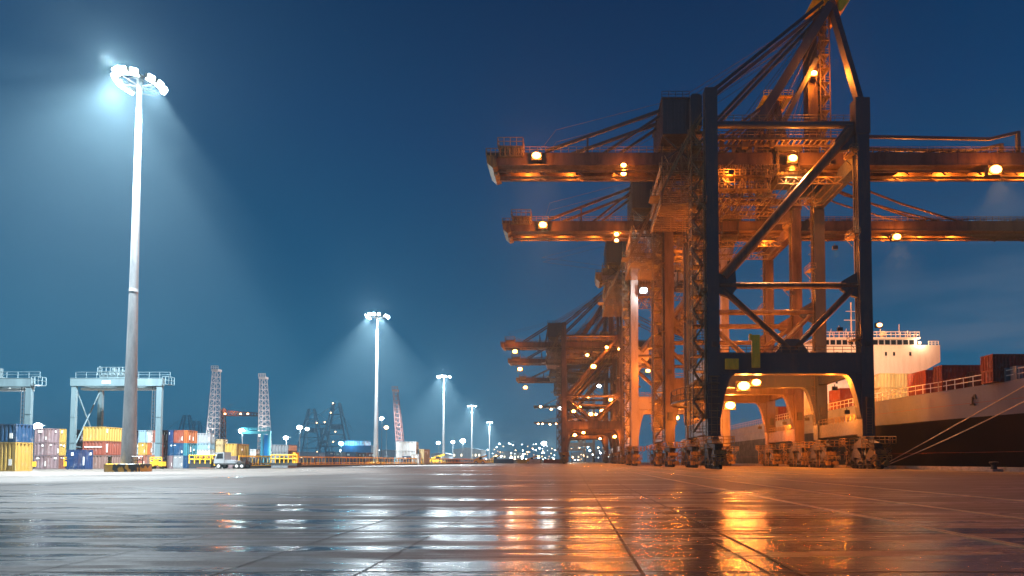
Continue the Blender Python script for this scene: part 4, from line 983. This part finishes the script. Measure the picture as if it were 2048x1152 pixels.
lamp_post('small white lamp just right of the taller post lamp', 615, 858, 330, lens=1.5)
lamp_post('cyan lamp on a post at the left corner of the blue shed', 683, 887, 250, mat='lampcyan', glow=1500, col=(.25,.8,1.0), lens=1.5)
lamp_post('white lamp just right of the second mast\'s pole', 764, 837, 300, glow=3000, lens=1.4)
lamp_post('lower warm white lamp right of the second mast', 773, 855, 360, mat='lampsmallwarm', lens=1.8)
lamp_post('small lamp low beside the cream container', 877, 886, 330, lens=1.5)
lamp_post('bright starry white lamp, right one of the pair between third and fourth masts', 926, 882, 330, glow=6000, lens=2.0)
lamp_post('dimmer white lamp, left one of the pair between third and fourth masts', 906, 884, 380, glow=3000, lens=1.6)
lamp_post('white lamp near the horizon left of the far crane legs', 1088, 887, 420, glow=9000, lens=2.6)
lr = random.Random(5)
for i in range(120):
    Y = lr.uniform(480, 1150)
    px = lr.uniform(985, 1112) if i < 85 else lr.uniform(1138, 1226)
    py = 920-lr.random()**1.6*34
    wm = lr.random() < .45
    lamp_post('tiny distant lamp glittering near the horizon by the far cranes', px, py, Y, 1.0, 'lampsmallwarm' if wm else 'lampsmall', group='tiny lamps glittering on the horizon', lens=Y/900*lr.choice((.45,.6,.8,1.1,1.9)))
for i in range(34):
    Y = lr.uniform(420, 1100); px = lr.uniform(440, 985); py = 918-lr.random()**2*26
    lamp_post('tiny distant lamp low over the yard horizon', px, py, Y, 1.0, 'lampsmallwarm' if lr.random() < .3 else 'lampsmall', group='tiny lamps low over the yard', lens=Y/900*lr.uniform(.7,1.3))
for X, Y, e in ((0, 520, 60000), (-30, 760, 90000), (12, 900, 110000), (-70, 640, 60000)): bulb('port_glow', (X, Y, 26), e, (1.0,.78,.6), 1.0)

# ------------------------------------------------------------------ ship
def hb(y):      # half breadth at deck level
    pts = [(58,.25),(62,1.6),(70,5.2),(80,8.6),(85,10.0),(95,12.6),(105,14.7),(118,16),(320,16),(335,14)]
    for (a, p), (c, q) in zip(pts, pts[1:]):
        if a <= y <= c: return p+(q-p)*(y-a)/(c-a)
    return pts[-1][1]
SX = 80.2
ship = thing('container_ship', 'container ship with grey and black hull and cream superstructure moored along the quay', 'ship', (SX, 58, 0))
ys = [58,59,60,62,64,67,70,74,78,82,86,90,95,100,105,111,118,130,150,180,220,260,300,320,335]
def zd(y): return 14.1 + (max(0, 100-y)/42)**2*2.2
def shell(zs, name, mat):
    mb = MB(); n = len(zs); V = []
    for side in (-1, 1):
        rows = []
        for y in ys:
            row = []
            for k in zs:
                z = zd(y) if k == 'deck' else k
                t = max(0, min(1, (z+3)/17))
                fl = .80+.20*t**1.4 if y < 118 else .985+.015*t
                rake = (1-t)*5*max(0, (75-y)/17)
                row.append((side*hb(y)*fl, y-58+rake, z))
            rows.append(row)
        o = len(mb.v)
        mb.v += [p for r_ in rows for p in r_]
        for i in range(len(ys)-1):
            for j in range(n-1):
                f = (o+i*n+j, o+(i+1)*n+j, o+(i+1)*n+j+1, o+i*n+j+1)
                mb.f.append(f if side > 0 else f[::-1]); mb.mi.append(0)
    return mb.build(name, mat, ship, smooth=True)
shell([-3.6,-2.0], 'boot_topping', M['hullred'])
shell([-2.0,1,3.5,5.4,7.2,9.0], 'lower_hull', M['hullblack'])
shell([9.0,10.2,11.5,12.8,'deck'], 'upper_hull', M['hullgrey'])
dk = MB()
for a, c in zip(ys, ys[1:]):
    dk.add([(-hb(a)+.05,a-58,zd(a)-.3),(hb(a)-.05,a-58,zd(a)-.3),(hb(c)-.05,c-58,zd(c)-.3),(-hb(c)+.05,c-58,zd(c)-.3)], [(0,1,2,3)])
dk.add([(-14,277,-3),(14,277,-3),(14,277,13.8),(-14,277,13.8)], [(0,1,2,3)])
dk.build('deck', M['deck'], ship)
for sd in (-1, 1):
    rl = MB()
    for a, c in zip(ys[6:-3], ys[7:-2]): rl.rail([(sd*(hb(a)-.25),a-58,zd(a)),(sd*(hb(c)-.25),c-58,zd(c))], 1.75, 1.9, .055)
    rl.build('deck_railing', M['white'], ship)
wl = MB()
for a, c in zip(ys[5:-3], ys[6:-2]):
    for z, w_ in ((3.0,.06),(11.4,.05)):
        t = (z+3)/17; fa = (.80+.20*t**1.4 if a < 118 else .985+.015*t); fc = (.80+.20*t**1.4 if c < 118 else .985+.015*t)
        rk = lambda y: (1-t)*5*max(0, (75-y)/17)
        wl.beam((-hb(a)*fa-.02,a-58+rk(a),z), (-hb(c)*fc-.02,c-58+rk(c),z), .08, w_)
wl.build('weld_line', M['hullred'], ship)
def hull_pt(y, z):
    t = (z+3)/17; return -hb(y)*(.80+.20*t**1.4 if y < 118 else .985+.015*t)
# anchor pocket and fairlead boxes
yy = 93.5; xx = hull_pt(yy, 11.9)
an = MB().box(xx-.12, yy-58-.6, 12.0, xx+.3, yy-58+.5, 12.8)
an.beam((xx-.2,yy-58-.05,12.4), (xx-.25,yy-58-.05,11.0), .2).beam((xx-.25,yy-58-.5,11.1), (xx-.25,yy-58+.4,11.1), .22)
an.build('anchor', M['black'], ship)
nm = MB()
for i, (dx, a) in enumerate(((0,.5),(1.0,1.0),(1.9,.4),(2.7,.9),(3.6,.6))):
    y = 84.2-dx; nm.beam((hull_pt(y,11)-.06,y-58,10.7-.05*i), (hull_pt(y-.5*a,12)-.06,y-58-.5*a,11.7+.06*i), .08, .22)
nm.build('name_lettering', M['white'], ship)
for y in (88.5, 86.8): MB().box(hull_pt(y,14)+.2, y-58-.6, zd(y), hull_pt(y,14)+1.3, y-58+.6, zd(y)+2.2).build('deck_locker', M['c_grey'], ship)
# superstructure
B = 148-58
sp = MB().box(-15.2, B+.6, 13.8, 13.4, B+12, 28)
sp.prism([(-15.2,25),(13.4,25),(19.4,28.3),(19.4,32.9),(-19.4,32.9),(-19.4,28.3)], B, B+6)
house = sp.build('superstructure', M['white'], ship)
MB().box(-14, B+.4, 32.95, 13.4, B+9, 34.6).box(-14.6, B-.2, 34.6, 14.0, B+9.6, 34.95).build('wheelhouse', M['white'], ship)
wn = MB()
for i in range(16): x = -13.4+i*1.65; wn.box(x, B+.32, 33.1, x+1.25, B+.4, 34.35)
wn.build('bridge_windows', M['darkglass'], ship)
pw = MB()
for z in (30.0, 22.5, 18):
    for i in range(11):
        if (i*7+int(z)) % 3: x = -11+i*2.2; pw.box(x, (B if z > 25 else B+.6)-.06, z, x+.55, (B if z > 25 else B+.6)-.01, z+1.0)
pw.build('portholes', M['darkglass'], ship)
MB().rail([(-14.4,B,34.97),(13.9,B,34.97),(13.9,B+9,34.97)], 1.5, 1.3, .06).rail([(16.5,B+.3,32.92),(19.2,B+.3,32.92)], 1.1, .9, .07).build('bridge_railing', M['white'], ship)
mt = MB().beam((2,B+4,34.9), (2,B+4,41.5), .3).beam((.6,B+4,38), (3.4,B+4,38), .15).tube((10.2,B+3,34.9), (10.2,B+3,39.4), .1, 6).tube((-2,B+5,34.9), (-2,B+5,46), .18, 6).beam((-4,B+5,41), (0,B+5,41), .2).beam((-3.5,B+5,43.5), (-.5,B+5,43.5), .15)
mt.lathe([(.05,36),(.7,36.2),(.9,36.9),(.6,37.5),(.05,37.7)], 10, (6.2,B+4)).tube((6.2,B+4,34.9), (6.2,B+4,36.1), .25, 6)
mt.tube((4.4,B+1.5,34.9), (4.1,B+1.5,37.6), .16, 6).tube((11.6,B+1.5,34.9), (11.6,B+1.5,37.2), .12, 6)
for i in range(7): mt.tube((-12+i*1.4,B+3,35), (-12.6+i*1.4+(i % 3)*.6,B+3,37.2+(i*5 % 3)*.9), .09, 5)
mt.build('radar_mast', M['white'], ship)
f = MB().box(13.6, B+.2, 33.2, 14.3, B+.8, 33.9).build('bridge_floodlight', M['steel'], ship); MB().box(13.65, B+.05, 33.25, 14.25, B+.19, 33.85).build('lens', M['lampwarm'], f)
bulb('bridge_glow', (SX+14, 58+B-1.2, 33.6), 1000, (1.0,.7,.4), .3)
spot('ship_light', (SX-4, 126, 24), (-.05,1,.12), 11000, (1.0,.80,.55), 110, .8, .5)
floodlight(c1, 31.0, -1.6, 27, 1.0)  # fixture added on the crane leg to brighten the deck containers
spot('ship_light', (58.6, 101.2, 27), (.75,1.35,-.62), 60000, (1.0,.70,.38), 36, .8, .5)  # light of the added leg fixture
# containers on deck
def dc(label, x, y, z, w, d, h, col, doors=None): container(label, x, y, z, w, d, h, col, doors, group='containers on the ship\'s deck')
def deckx(px, Y): return WX(px, Y)
Y = 117.5
for i, (a, c) in enumerate(((1764,1793),(1794,1822),(1823,1853))):
    nm_ = ('left', 'middle', 'right')[i]
    for k in range(2): dc('tan yellow deck container, %s tier, %s of the three columns beside the crane leg' % (('lower','upper')[k], nm_), deckx(a,Y), Y+i*.3, 14.0+k*3.2, deckx(c,Y)-deckx(a,Y), 6, 3.14, 'tan' if i < 2 else 'yellow')
Y = 108
dc('maroon deck container right of the tan columns, short side showing', deckx(1855,Y), Y, 13.9, 3.4, 6, 5.6, 'maroon')
Y = 99
dc('long maroon deck container behind the ship\'s rail, middle of the foredeck', deckx(1888,Y), Y, 13.9, 8.5, 2.5, 5.0, 'maroon')
Y = 97
dc('brown deck container under the topmost maroon one, left part', deckx(1955,Y), Y, 14.0, 7, 2.5, 3.6, 'brown')
Y = 88
dc('lower maroon deck container in the bow stack at the right edge', deckx(1990,Y), Y, 14.2, 9.5, 2.5, 1.9, 'maroon')
dc('topmost maroon deck container in the bow stack at the right edge', deckx(1990,Y), Y, 16.15, 9.5, 2.6, 2.6, 'maroon')
Y = 134
for k in range(2): dc('maroon deck container seen through the nearest crane\'s portal, %s tier' % ('lower','upper')[k], 65.5, Y, 13.9+k*2.75, 4.2, 6, 2.7, 'maroon', 'front')
for k in range(2): dc('brown deck container between the crane leg and the tan columns, %s tier' % ('lower','upper')[k], 70.2, Y+1, 13.9+k*2.75, 3.4, 6, 2.7, 'brown')
for i in range(6):
    dc('tan deck container far aft beyond the superstructure, glimpsed between crane legs', 65+i*2.6, 180, 14, 2.5, 6, 5.4, ('tan','maroon','tan','brown','maroon','tan')[i])

# ------------------------------------------------------------------ bollards and mooring ropes
def bollard(label, X, Y):
    t = thing('bollard', label, 'bollard', (X, Y, 0), 0, 'quay bollards')
    MB().box(-.75, -.75, 0, .75, .75, .35).build('base_plate', M['concrete'], t)
    MB().lathe([(.42,.35),(.36,.6),(.34,.95),(.55,1.1),(.6,1.3),(.5,1.42),(.05,1.45)], 14).build('post', M['black'], t, smooth=True)
bollard('round headed bollard standing alone on the quay edge near the right side', 59.7, 78)
bollard('bollard at the crane leg holding the two mooring ropes', 60.2, 106)
def rope(label, a, b_, sag):
    mb = MB(); n = 24; pts = []
    a = Vector(a); b_ = Vector(b_)
    for i in range(n+1):
        t = i/n; p = a.lerp(b_, t); p.z -= sag*4*t*(1-t); pts.append(p)
    mb.path(pts, .085, 6)
    tag(mb.build('mooring_rope', M['manila'], smooth=True), label, 'rope', 'mooring ropes')
rope('upper mooring rope running from the quay bollard up to the ship\'s bow rail', (60.2,105.7,1.0), (SX+hull_pt(82.5,14.2), 82.5, 14.4), .1)
rope('lower mooring rope running from the quay bollard to the bow below the rail', (60.4,105.5,.8), (SX+hull_pt(80,13), 80, 13.2), .5)

# ------------------------------------------------------------------ air
m = bpy.data.materials.new('haze_air'); m.use_nodes = True; nt = m.node_tree; nt.nodes.clear()
o = nt.nodes.new('ShaderNodeOutputMaterial'); v = nt.nodes.new('ShaderNodeVolumePrincipled')
v.inputs['Color'].default_value = (.55,.86,1.0,1); v.inputs['Density'].default_value = .00027; v.inputs['Anisotropy'].default_value = .45
nt.links.new(v.outputs['Volume'], o.inputs['Volume'])
hz = MB().box(-2170, -25, -9, 1680, 2010, 128).build('haze', m); hz['kind'] = 'stuff'

# ------------------------------------------------------------------ sky
wd = bpy.data.worlds.new('World'); scene.world = wd; wd.use_nodes = True; nt = wd.node_tree; nt.nodes.clear()
out = nt.nodes.new('ShaderNodeOutputWorld'); bg = nt.nodes.new('ShaderNodeBackground'); nt.links.new(bg.outputs[0], out.inputs[0])
tc = nt.nodes.new('ShaderNodeTexCoord'); sx = nt.nodes.new('ShaderNodeSeparateXYZ'); nt.links.new(tc.outputs['Generated'], sx.inputs[0])
grad = ramp(nt, sx.outputs['Z'], [(0.0,(.026,.160,.290)),(.10,(.008,.128,.255)),(.28,(.000,.075,.180)),(.5,(.000,.042,.130)),(.68,(.000,.022,.078)),(1.0,(.000,.014,.05))])
mp = nt.nodes.new('ShaderNodeMapping'); mp.inputs['Scale'].default_value = (1.4,1.4,7); nt.links.new(tc.outputs['Generated'], mp.inputs['Vector'])
cn = nt.nodes.new('ShaderNodeTexNoise'); cn.inputs['Scale'].default_value = 2.6; cn.inputs['Detail'].default_value = 5; nt.links.new(mp.outputs['Vector'], cn.inputs['Vector'])
cf = ramp(nt, cn.outputs['Fac'], [(.44,0.0),(.66,1.0)])
low = ramp(nt, sx.outputs['Z'], [(.14,1.0),(.38,0.0)])
east = ramp(nt, sx.outputs['X'], [(.1,0.0),(.65,1.0)])
def mul(a, b_):
    n = nt.nodes.new('ShaderNodeMath'); n.operation = 'MULTIPLY'; nt.links.new(a, n.inputs[0])
    if isinstance(b_, float): n.inputs[1].default_value = b_
    else: nt.links.new(b_, n.inputs[1])
    return n.outputs[0]
skyc = mixc(nt, mul(mul(mul(cf, low), east), .75), grad, (.10,.16,.25))
nt.links.new(skyc, bg.inputs['Color']); bg.inputs['Strength'].default_value = 1.0

# ------------------------------------------------------------------ render settings
scene.view_settings.view_transform = 'Standard'; scene.view_settings.look = 'None'; scene.view_settings.exposure = 0; scene.view_settings.gamma = 1
scene.render.engine = 'CYCLES'
cy = scene.cycles
cy.use_denoising = True; cy.denoiser = 'OPENIMAGEDENOISE'
cy.max_bounces = 5; cy.diffuse_bounces = 2; cy.glossy_bounces = 3; cy.transmission_bounces = 1; cy.volume_bounces = 0
cy.sample_clamp_indirect = 4; cy.sample_clamp_direct = 0; cy.use_light_tree = True
cy.caustics_reflective = False; cy.caustics_refractive = False
